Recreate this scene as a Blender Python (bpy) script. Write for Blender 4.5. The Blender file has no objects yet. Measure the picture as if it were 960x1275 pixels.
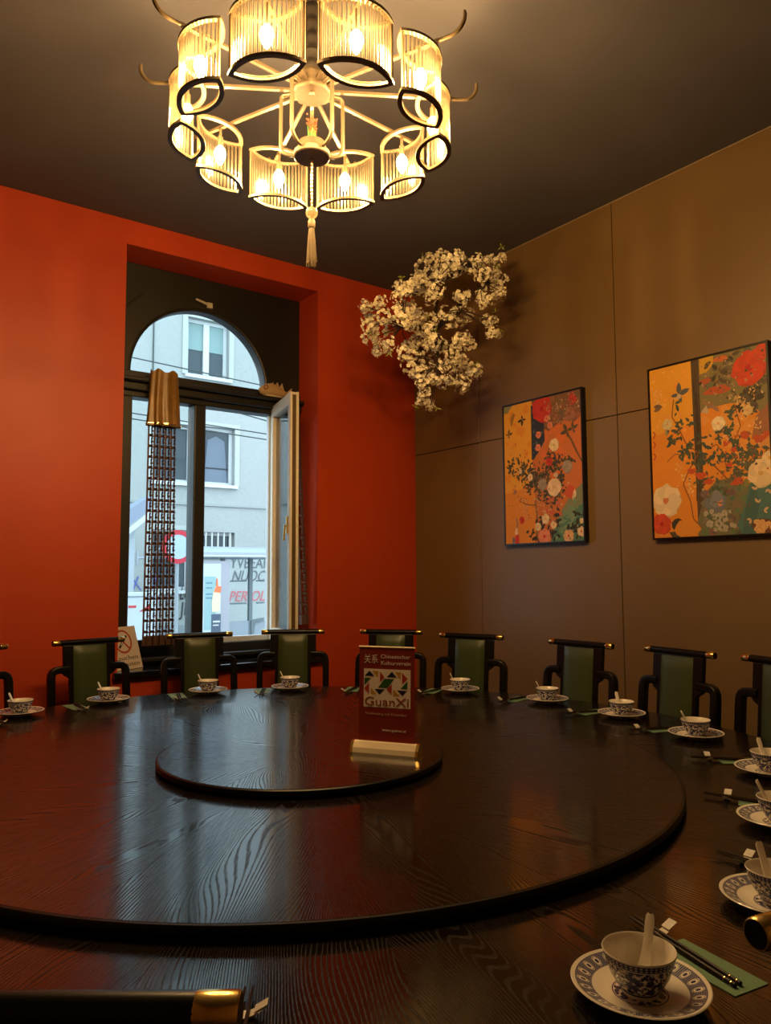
import bpy, math, random
from math import sin, cos, pi, radians as rad
from mathutils import Vector, Matrix
random.seed(7)
SC = bpy.context.scene
COL = SC.collection

# ------------------------------------------------------------------ camera
F, YAW, PITCH, ROLL = 944.08, 0.63329, 0.08002, -0.00481
cd = bpy.data.cameras.new('camera'); cam = bpy.data.objects.new('camera', cd); COL.objects.link(cam)
fw = Vector((sin(YAW)*cos(PITCH), cos(YAW)*cos(PITCH), sin(PITCH)))
r0 = Vector((cos(YAW), -sin(YAW), 0)); u0 = r0.cross(fw)
r1 = r0*cos(ROLL)+u0*sin(ROLL); u1 = -r0*sin(ROLL)+u0*cos(ROLL)
M = Matrix((r1, u1, -fw)).transposed().to_4x4(); M.translation = (0, 0, 1.43)
cam.matrix_world = M
cd.sensor_fit = 'VERTICAL'; cd.sensor_height = 36; cd.sensor_width = 27; cd.lens = F/1275*36
cd.clip_start = 0.02; cd.clip_end = 300
SC.camera = cam
# ------------------------------------------------------------------ sky and exposure
W = bpy.data.worlds.new('overcast_sky'); SC.world = W; W.use_nodes = True
bg = W.node_tree.nodes['Background']; bg.inputs[0].default_value = (0.66, 0.86, 1.0, 1); bg.inputs[1].default_value = 4.2
BULB = 1080.0
SC.view_settings.view_transform = 'Standard'; SC.view_settings.look = 'None'
SC.view_settings.exposure = 0.0; SC.view_settings.gamma = 1.0; SC.view_settings.use_curve_mapping = False

# ------------------------------------------------------------------ materials
class N:
    def __init__(s, name):
        s.m = bpy.data.materials.new(name); s.m.use_nodes = True
        s.t = s.m.node_tree; s.p = s.t.nodes['Principled BSDF']; s.out = s.t.nodes['Material Output']
    def n(s, typ, **kw):
        nd = s.t.nodes.new('ShaderNode'+typ)
        for k, v in kw.items(): setattr(nd, k, v)
        return nd
    def l(s, a, b): s.t.links.new(a, b)
    def put(s, sock, v):
        if isinstance(v, bpy.types.NodeSocket): s.l(v, sock)
        else: sock.default_value = v
    def math(s, op, a, b=0.0, c=0.0):
        nd = s.n('Math', operation=op); s.put(nd.inputs[0], a); s.put(nd.inputs[1], b); s.put(nd.inputs[2], c); return nd.outputs[0]
    def mix(s, f, a, b):
        nd = s.n('Mix', data_type='RGBA'); s.put(nd.inputs[0], f)
        for i, v in ((6, a), (7, b)):
            s.put(nd.inputs[i], v if isinstance(v, bpy.types.NodeSocket) else (*v[:3], 1))
        return nd.outputs[2]
    def lerp(s, f, a, b):
        nd = s.n('Mix', data_type='FLOAT'); s.put(nd.inputs[0], f); s.put(nd.inputs[2], a); s.put(nd.inputs[3], b); return nd.outputs[0]
    def obj(s):
        return s.n('TexCoord').outputs['Object']
    def noise(s, vec, scale, detail=2, rough=.5, dims='3D', w=None):
        nd = s.n('TexNoise', noise_dimensions=dims); s.l(vec, nd.inputs['Vector']); nd.inputs['Scale'].default_value = scale
        nd.inputs['Detail'].default_value = detail; nd.inputs['Roughness'].default_value = rough
        if w is not None: s.put(nd.inputs['W'], w)
        return nd.outputs[0]
    def scale(s, vec, v):
        nd = s.n('VectorMath', operation='MULTIPLY'); s.l(vec, nd.inputs[0]); nd.inputs[1].default_value = v; return nd.outputs[0]
    def step(s, v, a, b):
        nd = s.n('MapRange'); s.l(v, nd.inputs[0]); nd.inputs[1].default_value = a; nd.inputs[2].default_value = b; return nd.outputs[0]
    def bump(s, h, strength=.2, dist=.01):
        nd = s.n('Bump'); s.l(h, nd.inputs['Height']); nd.inputs['Strength'].default_value = strength; nd.inputs['Distance'].default_value = dist
        s.l(nd.outputs[0], s.p.inputs['Normal'])
    def base(s, c, rough=.5, metal=0, spec=.5):
        if isinstance(c, bpy.types.NodeSocket): s.l(c, s.p.inputs['Base Color'])
        else: s.p.inputs['Base Color'].default_value = (*c[:3], 1)
        s.put(s.p.inputs['Roughness'], rough); s.p.inputs['Metallic'].default_value = metal
        s.put(s.p.inputs['Specular IOR Level'], spec); return s
def plain(name, c, rough=.5, metal=0, spec=.5, var=.12, sc=30):
    """flat colour with a fine procedural mottling"""
    s = N(name); f = s.noise(s.obj(), sc, 3)
    lo = tuple(x*(1-var) for x in c); hi = tuple(min(1, x*(1+var)) for x in c)
    return s.base(s.mix(f, lo, hi), rough, metal, spec).m

MAT = {}
MAT['red'] = plain('red_paint', (.50, .053, .011), .48, 0, .4, .06, 5)
s = N('brown_laminate'); o = s.obj(); g = s.noise(s.scale(o, (60, 60, 1.2)), 6, 3); g2 = s.noise(o, 1.5, 2)
s.base(s.mix(g2, s.mix(g, (.155, .093, .034), (.20, .123, .046)), (.185, .111, .041)), s.lerp(g, .34, .5), 0, .45); MAT['laminate'] = s.m
MAT['ceiling'] = plain('ceiling_paint', (.118, .112, .125), .8, 0, .2, .05, 3)
MAT['floor'] = plain('dark_floor', (.05, .035, .025), .5)
MAT['groove'] = plain('dark_groove', (.01, .007, .005), .8)
MAT['trim'] = plain('seam_trim', (.30, .22, .14), .5)
MAT['black'] = plain('black_lacquer', (.0035, .003, .003), .32, 0, .35, .3, 20)
MAT['frame'] = plain('black_window_paint', (.010, .009, .008), .45, 0, .5, .3, 12)
MAT['brass'] = plain('brass', (.88, .64, .22), .22, 1)
MAT['bronze'] = plain('brushed_bronze', (.155, .115, .066), .45, .65, .5, .15, 60)
MAT['gold'] = plain('gold_edge', (.9, .62, .26), .25, 1)
MAT['cream'] = plain('cream_sash_paint', (.74, .68, .54), .45, 0, .5, .1, 20)
s = N('green_leather'); o = s.obj(); v = s.n('TexVoronoi'); s.l(o, v.inputs[0]); v.inputs['Scale'].default_value = 260
s.base(s.mix(s.noise(o, 6, 3), (.036, .052, .016), (.05, .072, .024)), .38, 0, .5); s.bump(v.outputs[0], .12, .002); MAT['leather'] = s.m
# dark ash veneer with cathedral grain, one pattern per veneer piece
s = N('black_ash_veneer'); o = s.obj(); sx = s.n('SeparateXYZ'); s.l(o, sx.inputs[0])
rnd = s.math('MULTIPLY', s.n('ObjectInfo').outputs['Random'], 60.0)
nz = s.noise(s.scale(o, (1.15, 6.8, 0.0)), 1.0, 1.0, .3, '4D', rnd)
fld = s.math('ADD', s.math('MULTIPLY', sx.outputs['Y'], 150.0), s.math('MULTIPLY', nz, 38.0))
wig = s.noise(s.scale(o, (30, 260, 0.0)), 1.0, 2.0, .5, '4D', rnd)
fld = s.math('ADD', fld, s.math('MULTIPLY', wig, .28))
sn = s.math('SINE', s.math('MULTIPLY', fld, 2*pi))
line = s.step(sn, .15, .85)
fib = s.noise(s.scale(o, (14, 900, 0.0)), 1.0, 2.0, .6, '4D', rnd)
por = s.math('MULTIPLY', line, s.step(fib, .25, .6))
s.base(s.mix(por, (.0065, .004, .003), (.004, .0026, .002)), s.lerp(por, .115, .38), 0, s.lerp(por, .95, .10)); s.p.inputs['IOR'].default_value = 1.6; 
s.bump(s.math('SUBTRACT', 1.0, por), .16, .0005); MAT['veneer'] = s.m
MAT['tableblack'] = plain('black_table_edge', (.004, .003, .0025), .38, 0, .3, .3)
MAT['white_china'] = plain('white_porcelain', (.80, .75, .66), .16, 0, .5, .03)
def china(name, plate):
    s = N(name); o = s.obj(); sx = s.n('SeparateXYZ'); s.l(o, sx.inputs[0]); X, Y, Z = sx.outputs
    r = s.math('SQRT', s.math('ADD', s.math('MULTIPLY', X, X), s.math('MULTIPLY', Y, Y)))
    a = s.math('ARCTAN2', Y, X)
    if plate:
        band = s.math('MULTIPLY', s.step(r, .0735, .0745), s.step(r, .1005, .0995))
        ca = s.math('MULTIPLY', s.math('SUBTRACT', s.math('FRACT', s.math('MULTIPLY', a, 24/(2*pi))), .5), .0232)
        cr = s.math('SUBTRACT', r, .087)
        d = s.math('SQRT', s.math('ADD', s.math('MULTIPLY', ca, s.math('MULTIPLY', ca, 2.2)), s.math('MULTIPLY', cr, cr)))
        ov = s.math('MULTIPLY', s.step(d, .0070, .0076), 1.0)
        ov2 = s.math('MULTIPLY', s.step(d, .0104, .0098), s.step(d, .0080, .0086))
        dot = s.step(d, .0046, .0040)
        key = s.step(s.math('SINE', s.math('MULTIPLY', r, 2600.0)), -.2, .4)
        key2 = s.step(s.math('SINE', s.math('MULTIPLY', a, 150.0)), -.1, .4)
        lat = s.math('MULTIPLY', key, key2)
        blue = s.math('MAXIMUM', dot, s.math('MULTIPLY', ov, s.math('SUBTRACT', 1.0, s.math('MULTIPLY', lat, .75))))
        blue = s.math('MULTIPLY', blue, s.math('SUBTRACT', 1.0, s.math('MULTIPLY', ov2, .6)))
        blue = s.math('MULTIPLY', blue, band)
        ring = s.math('MULTIPLY', s.step(r, .041, .0415), s.step(r, .0435, .043))
        vz = s.n('TexVoronoi'); s.l(o, vz.inputs[0]); vz.inputs['Scale'].default_value = 85
        flo = s.math('MULTIPLY', s.step(r, .0405, .040), s.step(vz.outputs[0], .56, .48))
        top = s.step(Z, .002, .003)
        m = s.math('MULTIPLY', s.math('MAXIMUM', blue, s.math('MAXIMUM', ring, flo)), top)
    else:
        band = s.math('MULTIPLY', s.step(Z, .0525, .0532), s.step(Z, .0632, .0625))
        zig = s.step(s.math('SINE', s.math('MULTIPLY', a, 46.0)), -.3, .2)
        zz = s.step(s.math('SINE', s.math('MULTIPLY', Z, 1500.0)), -.3, .3)
        b1 = s.math('MULTIPLY', band, s.math('SUBTRACT', 1.0, s.math('MULTIPLY', s.math('MULTIPLY', zig, zz), .7)))
        cv = s.n('CombineXYZ'); s.put(cv.inputs[0], s.math('MULTIPLY', a, .045)); s.put(cv.inputs[1], Z)
        vz = s.n('TexVoronoi', feature='F1'); s.l(cv.outputs[0], vz.inputs[0]); vz.inputs['Scale'].default_value = 62
        nz = s.noise(cv.outputs[0], 150, 3, .6)
        fl = s.math('MAXIMUM', s.step(vz.outputs[0], .44, .36), s.step(nz, .47, .51))
        mid = s.math('MULTIPLY', s.step(Z, .008, .009), s.step(Z, .052, .051))
        ln = s.math('MULTIPLY', s.step(Z, .0045, .005), s.step(Z, .0075, .007))
        m = s.math('MAXIMUM', s.math('MAXIMUM', b1, s.math('MULTIPLY', fl, mid)), ln)
    s.base(s.mix(m, (.82, .77, .68), (.026, .032, .13)), .16, 0, .5)
    return s.m
MAT['plate'] = china('blue_white_plate_glaze', True)
MAT['bowl'] = china('blue_white_bowl_glaze', False)
MAT['chop'] = plain('dark_chopstick', (.012, .006, .004), .42, 0, .22)
MAT['napkin'] = plain('mint_paper', (.16, .28, .18), .7, 0, .3, .06, 40)
MAT['label_white'] = plain('white_card', (.62, .60, .56), .5)
MAT['tag_grey'] = plain('grey_print', (.12, .12, .12), .6)
# clear glass: thin mix of see-through and sharp reflection
def glass(name, tint, refl=.5, rough=.03, glow=0.0):
    s = N(name); s.t.nodes.remove(s.p)
    tr = s.n('BsdfTransparent'); tr.inputs[0].default_value = (*tint, 1)
    gl = s.n('BsdfGlossy'); gl.inputs['Roughness'].default_value = rough
    fr = s.n('Fresnel'); fr.inputs[0].default_value = 1.45
    mx = s.n('MixShader'); s.l(s.math('MULTIPLY', fr.outputs[0], refl), mx.inputs[0]); s.l(tr.outputs[0], mx.inputs[1]); s.l(gl.outputs[0], mx.inputs[2])
    last = mx.outputs[0]
    if glow:
        df = s.n('BsdfTranslucent'); df.inputs[0].default_value = (.9, .8, .6, 1)
        d2 = s.n('BsdfDiffuse'); d2.inputs[0].default_value = (.9, .8, .6, 1)
        ad = s.n('MixShader'); ad.inputs[0].default_value = .5; s.l(df.outputs[0], ad.inputs[1]); s.l(d2.outputs[0], ad.inputs[2])
        m2 = s.n('MixShader'); m2.inputs[0].default_value = glow; s.l(last, m2.inputs[1]); s.l(ad.outputs[0], m2.inputs[2]); last = m2.outputs[0]
    s.l(last, s.out.inputs[0]); return s.m
MAT['pane'] = glass('window_pane_glass', (.95, .98, .98), .8, .02)
MAT['rod'] = glass('clear_glass_rod', (.86, .80, .66), 1.5, .2, .021)
MAT['ballglass'] = glass('clear_ball_glass', (.85, .75, .55), 2.0, .05, .15)
def emit(name, c, st):
    s = N(name); s.t.nodes.remove(s.p); e = s.n('Emission'); e.inputs[0].default_value = (*c, 1); e.inputs[1].default_value = st
    s.l(e.outputs[0], s.out.inputs[0]); return s.m
MAT['bulb'] = emit('lit_bulb', (1.0, .60, .23), BULB)
MAT['petal'] = plain('cream_petal', (.92, .84, .66), .6, 0, .3, .15, 25)
MAT['leaf'] = plain('fresh_leaf', (.22, .26, .03), .5)
MAT['twig'] = plain('brown_twig', (.05, .03, .02), .8)
MAT['velvet'] = plain('gold_brown_satin', (.22, .115, .022), .38, 0, .5, .45, 14)
MAT['lace'] = plain('brown_lace', (.10, .052, .036), .6, 0, .3, .3, 12)
MAT['fish'] = plain('gilded_fish', (.50, .36, .20), .5, 0, .4, .2, 30)
MAT['tassel'] = plain('olive_gold_thread', (.20, .145, .075), .55, 0, .4, .3, 80)
def flat(name, c, r=.6): 
    if name not in MAT: MAT[name] = plain(name, c, r, 0, .3, .05, 25)
    return MAT[name]
s = N('facade_plaster'); o = s.obj(); n1 = s.noise(o, 9, 6, .65); n2 = s.noise(s.scale(o, (1, 1, .35)), 1.1, 3)
s.base(s.mix(n2, s.mix(n1, (.24, .255, .245), (.345, .36, .345)), (.325, .34, .325)), .85, 0, .2); s.bump(n1, .4, .03); MAT['plaster'] = s.m

# ------------------------------------------------------------------ mesh helpers
class MB:
    def __init__(s): s.v = []; s.f = []; s.mi = []; s.sm = []
    def add(s, vs, fs, mi=0, sm=False, T=None):
        b = len(s.v); s.v += [tuple(T @ Vector(p)) if T else tuple(p) for p in vs]
        for f in fs: s.f.append([b+i for i in f]); s.mi.append(mi); s.sm.append(sm)
        return s
    def box(s, x0, x1, y0, y1, z0, z1, mi=0, T=None):
        vs = [(x, y, z) for x in (x0, x1) for y in (y0, y1) for z in (z0, z1)]
        return s.add(vs, [(0,1,3,2),(4,6,7,5),(0,4,5,1),(2,3,7,6),(0,2,6,4),(1,5,7,3)], mi, False, T)
    def prism(s, poly, d0, d1, axis='z', mi=0, T=None):
        """extrude a 2D outline (counter-clockwise) along z, or x,z outline along y"""
        n = len(poly)
        if axis == 'z': lo = [(a, b, d0) for a, b in poly]; hi = [(a, b, d1) for a, b in poly]
        elif axis == 'y': lo = [(a, d0, b) for a, b in poly]; hi = [(a, d1, b) for a, b in poly]
        else: lo = [(d0, a, b) for a, b in poly]; hi = [(d1, a, b) for a, b in poly]
        fs = [list(range(n))[::-1], list(range(n, 2*n))]+[(i, (i+1) % n, n+(i+1) % n, n+i) for i in range(n)]
        return s.add(lo+hi, fs, mi, False, T)
    def lathe(s, prof, n=48, mi=0, T=None, mis=None):
        vs = []; fs = []; b0 = len(s.v)
        for r, z in prof:
            for k in range(n): a = 2*pi*k/n; vs.append((r*cos(a), r*sin(a), z))
        s.v += [tuple(T @ Vector(p)) if T else p for p in vs]
        for i in range(len(prof)-1):
            for k in range(n):
                k2 = (k+1) % n; q = [b0+i*n+k, b0+i*n+k2, b0+(i+1)*n+k2, b0+(i+1)*n+k]
                s.f.append(q); s.mi.append(mis[i] if mis else mi); s.sm.append(True)
        if prof[0][0] > 1e-6: s.f.append([b0+k for k in range(n)][::-1]); s.mi.append(mis[0] if mis else mi); s.sm.append(False)
        if prof[-1][0] > 1e-6: e = b0+(len(prof)-1)*n; s.f.append([e+k for k in range(n)]); s.mi.append(mis[-1] if mis else mi); s.sm.append(False)
        return s
    def tube(s, path, r, n=8, mi=0, sec=None, closed=False, up=(0, 0, 1), T=None):
        """sweep; r a number or list; sec = list of 2D offsets instead of a circle"""
        P = [Vector(p) for p in path]; m = len(P); vs = []
        t = (P[1]-P[0]).normalized(); ref = Vector(up)
        if abs(t.dot(ref)) > .95: ref = Vector((1, 0, 0)) if abs(t.x) < .9 else Vector((0, 1, 0))
        nn = (ref - t*ref.dot(t)).normalized()
        k = len(sec) if sec else n
        for i, p in enumerate(P):
            if closed: t = (P[(i+1) % m]-P[i-1]).normalized()
            else: t = (P[min(i+1, m-1)]-P[max(i-1, 0)]).normalized()
            nn = (nn - t*nn.dot(t)).normalized(); bb = t.cross(nn)
            rr = r[i] if isinstance(r, (list, tuple)) else r
            for j in range(k):
                if sec: a, b = sec[j]; vs.append(p+nn*a+bb*b)
                else: an = 2*pi*j/k; vs.append(p+nn*rr*cos(an)+bb*rr*sin(an))
        fs = []
        for i in range(m if closed else m-1):
            for j in range(k): fs.append((i*k+j, i*k+(j+1) % k, ((i+1) % m)*k+(j+1) % k, ((i+1) % m)*k+j))
        s.add(vs, fs, mi, True, T)
        if not closed:
            b = len(s.v)-m*k
            s.f.append([b+j for j in range(k)][::-1]); s.f.append([b+(m-1)*k+j for j in range(k)]); s.mi += [mi, mi]; s.sm += [False, False]
        return s
    def mesh(s, name, mats, angle=40):
        me = bpy.data.meshes.new(name); me.from_pydata(s.v, [], s.f)
        for m in (mats if isinstance(mats, (list, tuple)) else [mats]): me.materials.append(m)
        me.polygons.foreach_set('material_index', s.mi); me.polygons.foreach_set('use_smooth', s.sm)
        me.update()
        if any(s.sm): me.set_sharp_from_angle(angle=rad(angle))
        return me
def link(name, me, parent=None, loc=(0, 0, 0), rz=0, rot=None):
    o = bpy.data.objects.new(name, me); COL.objects.link(o); o.location = loc
    o.rotation_euler = rot if rot else (0, 0, rz)
    if parent: o.parent = parent
    return o
def put(name, mb, mats, parent=None, loc=(0, 0, 0), rz=0, rot=None, angle=40):
    return link(name, mb.mesh(name, mats, angle), parent, loc, rz, rot)
def tag(o, label, cat, group=None):
    o['label'] = label; o['category'] = cat
    if group: o['group'] = group
    return o
def thing(name, label, cat, loc=(0, 0, 0), rz=0, group=None):
    o = bpy.data.objects.new(name, None); COL.objects.link(o); o.location = loc; o.rotation_euler = (0, 0, rz); o.empty_display_size = .05
    return tag(o, label, cat, group)
def struct(name, mb, mats, parent=None, loc=(0, 0, 0), **k):
    o = put(name, mb, mats, parent, loc, **k)
    if not parent: o['kind'] = 'structure'
    return o
def copy_tree(o, parent=None):
    c = o.copy(); COL.objects.link(c)
    if parent: c.parent = parent
    for ch in o.children: copy_tree(ch, c)
    return c
def bevel(o, w=.004, seg=2):
    m = o.modifiers.new('bevel', 'BEVEL'); m.width = w; m.segments = seg; m.limit_method = 'ANGLE'; return o
def text(name, body, size, mat, parent, loc, rot=(0, 0, 0), ext=.0004, shear=0, align='CENTER', width=None):
    cu = bpy.data.curves.new(name, 'FONT'); cu.body = body; cu.size = size; cu.extrude = ext; cu.shear = shear; cu.align_x = align; cu.align_y = 'CENTER'; cu.resolution_u = 3
    t = bpy.data.objects.new(name, cu); COL.objects.link(t)
    dg = bpy.context.evaluated_depsgraph_get(); me = bpy.data.meshes.new_from_object(t.evaluated_get(dg))
    bpy.data.objects.remove(t); me.materials.clear(); me.materials.append(mat)
    o = link(name, me, parent, loc, rot=rot)
    if width and len(me.vertices):
        xs = [v.co.x for v in me.vertices]; w = max(xs)-min(xs); k = width/w
        for v in me.vertices: v.co.x *= k
    return o
def arc(cx, cy, r, a0, a1, n): return [(cx+r*cos(rad(a0+(a1-a0)*i/n)), cy+r*sin(rad(a0+(a1-a0)*i/n))) for i in range(n+1)]

# ------------------------------------------------------------------ room
XW, YW, ZC = 3.944, 4.95, 3.788
XL, YB = -1.65, -1.5
struct('floor', MB().box(XL-.2, XW+.2, YB-.2, YW+.5, -.1, 0), MAT['floor'])
struct('ceiling', MB().box(XL-.2, XW+.2, YB-.2, YW+.5, ZC, ZC+.15), MAT['ceiling'])
OX0, OX1, OZ0, OZ1 = 1.512, 2.991, .765, 3.622   # window niche
b = MB(); b.box(XL, OX0, YW, YW+.45, 0, ZC); b.box(OX1, XW+.15, YW, YW+.45, 0, ZC)
b.box(OX0, OX1, YW, YW+.45, OZ1, ZC); b.box(OX0, OX1, YW, YW+.45, 0, OZ0)
struct('wall_back', b, MAT['red'])
struct('wall_left', MB().box(XL-.15, XL, YB-.15, YW+.45, 0, ZC), MAT['laminate'])
struct('wall_front', MB().box(XL-.15, XW+.15, YB-.15, YB, 0, ZC), MAT['laminate'])
wr = struct('wall_right', MB().box(XW+.012, XW+.15, YB, YW, 0, ZC), MAT['groove'])
ys = [YW, 4.1596, 2.9164, 1.673, .43, -.81, YB]; ZS = 2.4094
for i in range(6):
    for z0, z1 in ((0, ZS), (ZS, ZC)):
        o = put('wall_panel', MB().box(XW, XW+.014, ys[i+1]+.0028, ys[i]-.0028, z0+.003, z1-.003), MAT['laminate'], wr); bevel(o, .0015, 1)
struct('trim_1', MB().box(XW-.006, XW, YB, YW, ZC-.007, ZC), MAT['trim'])
# window sill board
o = struct('trim_2', MB().box(OX0-.03, OX1+.03, YW-.045, 5.26, .765, .808), plain('sill_lacquer', (.008, .007, .007), .14, 0, .9, .2)); bevel(o, .006)

# ------------------------------------------------------------------ window
win = bpy.data.objects.new('window_1', None); COL.objects.link(win); win.location = (2.25, 5.24, .808); win['kind'] = 'structure'
def wp(name, mb, mats, bev=.004, parent=win):
    o = put(name, mb, mats, parent, (-2.25, -5.24, -.808)) if parent is win else put(name, mb, mats, parent)
    if bev: bevel(o, bev)
    return o
ACX, ACZ, AR = 2.166, 2.845, .522
outl = [(OX0, ACZ), (OX0, OZ1), (OX1, OZ1), (OX1, ACZ)][::-1]
poly = [(OX1, ACZ), (OX1, OZ1), (OX0, OZ1), (OX0, ACZ)] + arc(ACX, ACZ, AR, 180, 0, 40)
wp('arched_panel', MB().prism(poly[::-1], 5.235, 5.33, 'y'), MAT['frame'], .006)
ap = [(ACX+(AR+.012)*cos(rad(t)), 5.240, ACZ+(AR+.012)*sin(rad(t))) for t in range(0, 181, 5)]
wp('arch_bead', MB().tube(ap, .012, 8), MAT['frame'], 0)
wp('arch_moulding', MB().tube([(ACX+.72*cos(rad(t)), 5.236, ACZ+.72*sin(rad(t))) for t in range(128, 181, 4)], .008, 6), MAT['frame'], 0)
wp('transom_rail', MB().box(OX0, OX1, 5.215, 5.33, 2.66, ACZ), MAT['frame'], .006)
o = MB(); o.box(OX0+.01, OX1-.01, 5.13, 5.235, 2.755, 2.785); o.box(OX0+.01, OX1-.01, 5.175, 5.235, 2.70, 2.755)
wp('transom_cornice', o, MAT['frame'], .008)
wp('left_jamb', MB().box(OX0, 1.655, 5.215, 5.33, .90, 2.66), MAT['frame'])
wp('right_jamb', MB().box(2.765, OX1, 5.235, 5.33, .90, 2.66), MAT['frame'])
wp('mullion', MB().box(2.100, 2.188, 5.195, 5.33, .90, 2.66), MAT['frame'], .01)
b = MB(); b.box(OX0, OX1, 5.235, 5.33, .808, .925); b.box(OX0+.01, OX1-.01, 5.16, 5.235, .835, .86)
wp('bottom_rail', b, MAT['frame'])
wp('casement_rail', MB().box(1.655, 2.10, 5.24, 5.30, .925, .975), MAT['frame'])
wp('white_rebate', MB().box(2.733, 2.765, 5.262, 5.30, .925, 2.66), flat('white_rebate_paint', (.62, .68, .70)))
wp('weather_bar', MB().box(2.188, 2.733, 5.262, 5.30, .925, .965), flat('white_rebate_paint', (.62, .68, .70)))
g = [(ACX+(AR+.01)*cos(rad(t)), ACZ+(AR+.01)*sin(rad(t))) for t in range(0, 181, 6)]
wp('fanlight_pane', MB().prism(g, 5.29, 5.294, 'y'), MAT['pane'], 0)
wp('casement_pane', MB().box(1.65, 2.105, 5.27, 5.274, .97, 2.665), MAT['pane'], 0)
hb = MB(); hb.tube([(2.228, 5.225, 3.425), (2.10, 5.205, 3.446)], [.011, .008], 8); hb.box(2.195, 2.235, 5.215, 5.24, 3.405, 3.445)
wp('fanlight_handle', hb, flat('steel_grey', (.55, .52, .45), .3), 0)
# open sash, hinged on the right jamb and swung into the room
sash = put('open_sash', MB().box(0, .001, 0, .001, 0, .001), MAT['cream'], win, (2.768-2.25, 5.225-5.24, .93-.808), rz=math.atan2(4.664-5.225, 2.628-2.768))
sash.data = bpy.data.meshes.new('hinge_pin'); 
hb = MB()
for z in (.2, .9, 1.6): hb.tube([(0, 0, z), (0, 0, z+.09)], .009, 8)
sash.data = hb.mesh('hinge_pin', MAT['brass'])
SW, SH, ST = .575, 1.79, .066
def sp(name, mb, m, bev=.006):
    o = put(name, mb, m, sash)
    if bev: bevel(o, bev)
    return o
sp('stile', MB().box(.002, .062, -ST/2, ST/2, 0, SH), MAT['cream']); sp('stile', MB().box(SW-.062, SW-.003, -ST/2, ST/2, 0, SH), MAT['cream'])
sp('rail', MB().box(.062, SW-.062, -ST/2, ST/2, SH-.085, SH), MAT['cream']); sp('rail', MB().box(.062, SW-.062, -ST/2, ST/2, 0, .09), MAT['cream'])
sp('sash_pane', MB().box(.055, SW-.055, -.003, .003, .085, SH-.08), MAT['pane'], 0)
sp('edge_groove', MB().box(SW-.004, SW-.0015, -.016, .012, .02, SH-.02), flat('worn_brown', (.10, .06, .02)), 0)
for k in range(2): sp('edge_bead', MB().box(SW-.003, SW+.004, (-.032, .014)[k], (-.016, .031)[k], 0, SH), MAT['cream'], .002)
hb = MB(); hb.box(SW-.06, SW-.04, -ST/2-.012, -ST/2, .78, .90); hb.tube([(SW-.05, -ST/2-.02, .84), (SW-.05, -ST/2-.028, .73)], .008, 8)
sp('sash_handle', hb, MAT['brass'], 0)

# ------------------------------------------------------------------ table
TC = (1.35, 2.36); RT = 1.872; ZT = .76
SU = (1.342, 2.338); RS, ZS1 = 1.243, .791; RD, ZD = .486, .819
table = thing('dining_table', 'huge round black ash dining table set for a banquet', 'table', (TC[0], TC[1], 0))
put('tabletop', MB().lathe([(0, .705), (RT-.02, .705), (RT, .72), (RT, ZT-.007), (RT-.006, ZT-.001), (RT-.02, ZT-.001), (0, ZT-.001)], 160), MAT['tableblack'], table)
def wedge(r0, r1, half, z0, z1, n=6):
    outer = [(r1*cos(half*t), r1*sin(half*t)) for t in [(-1+2*i/n) for i in range(n+1)]]
    inner = [(r0*cos(half*t), r0*sin(half*t)) for t in [(1-2*i/n) for i in range(n+1)]] if r0 > 0 else [(0, 0)]
    return MB().prism(outer+inner, z0, z1)
def veneers(parent, r0, r1, z, count, a0):
    me = wedge(r0, r1, pi/count-.0006/r1, z-.004, z).mesh('veneer_panel', MAT['veneer'])
    for k in range(count): link('veneer_panel', me, parent, (0, 0, 0), a0+2*pi*k/count)
veneers(table, .9, RT-.012, ZT, 20, rad(-139.5))
b = MB().lathe([(0, 0), (.55, 0), (.55, .05), (.42, .09), (.34, .2), (.34, .6), (.5, .70), (.5, .706), (0, .706)], 48)
put('pedestal', b, MAT['tableblack'], table)
susan = thing('lazy_susan', 'very large round black ash turntable in the middle of the table', 'turntable', (SU[0], SU[1], ZT))
h = ZS1-ZT
put('disc', MB().lathe([(0, .010), (RS-.012, .010), (RS, .014), (RS, h-.005), (RS-.003, h-.001), (RS-.01, h-.0005), (0, h-.0005)], 180), MAT['tableblack'], susan)
put('bearing_ring', MB().lathe([(.2, 0), (.5, 0), (.5, .011), (.2, .011)], 48), MAT['tableblack'], susan)
veneers(susan, 0, RS-.010, h, 16, rad(-139.5+11.25))
disc = thing('serving_disc', 'small round black disc lying on the turntable under the red sign', 'turntable', (1.352, 2.338, ZS1))
h2 = ZD-ZS1
put('disc', MB().lathe([(0, .008), (RD-.01, .008), (RD, .011), (RD, h2-.004), (RD-.003, h2-.001), (RD-.008, h2-.0005), (0, h2-.0005)], 120), MAT['tableblack'], disc)
put('bearing_ring', MB().lathe([(.05, 0), (.2, 0), (.2, .009), (.05, .009)], 32), MAT['tableblack'], disc)
veneers(disc, 0, RD-.008, h2, 8, rad(10))

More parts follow.
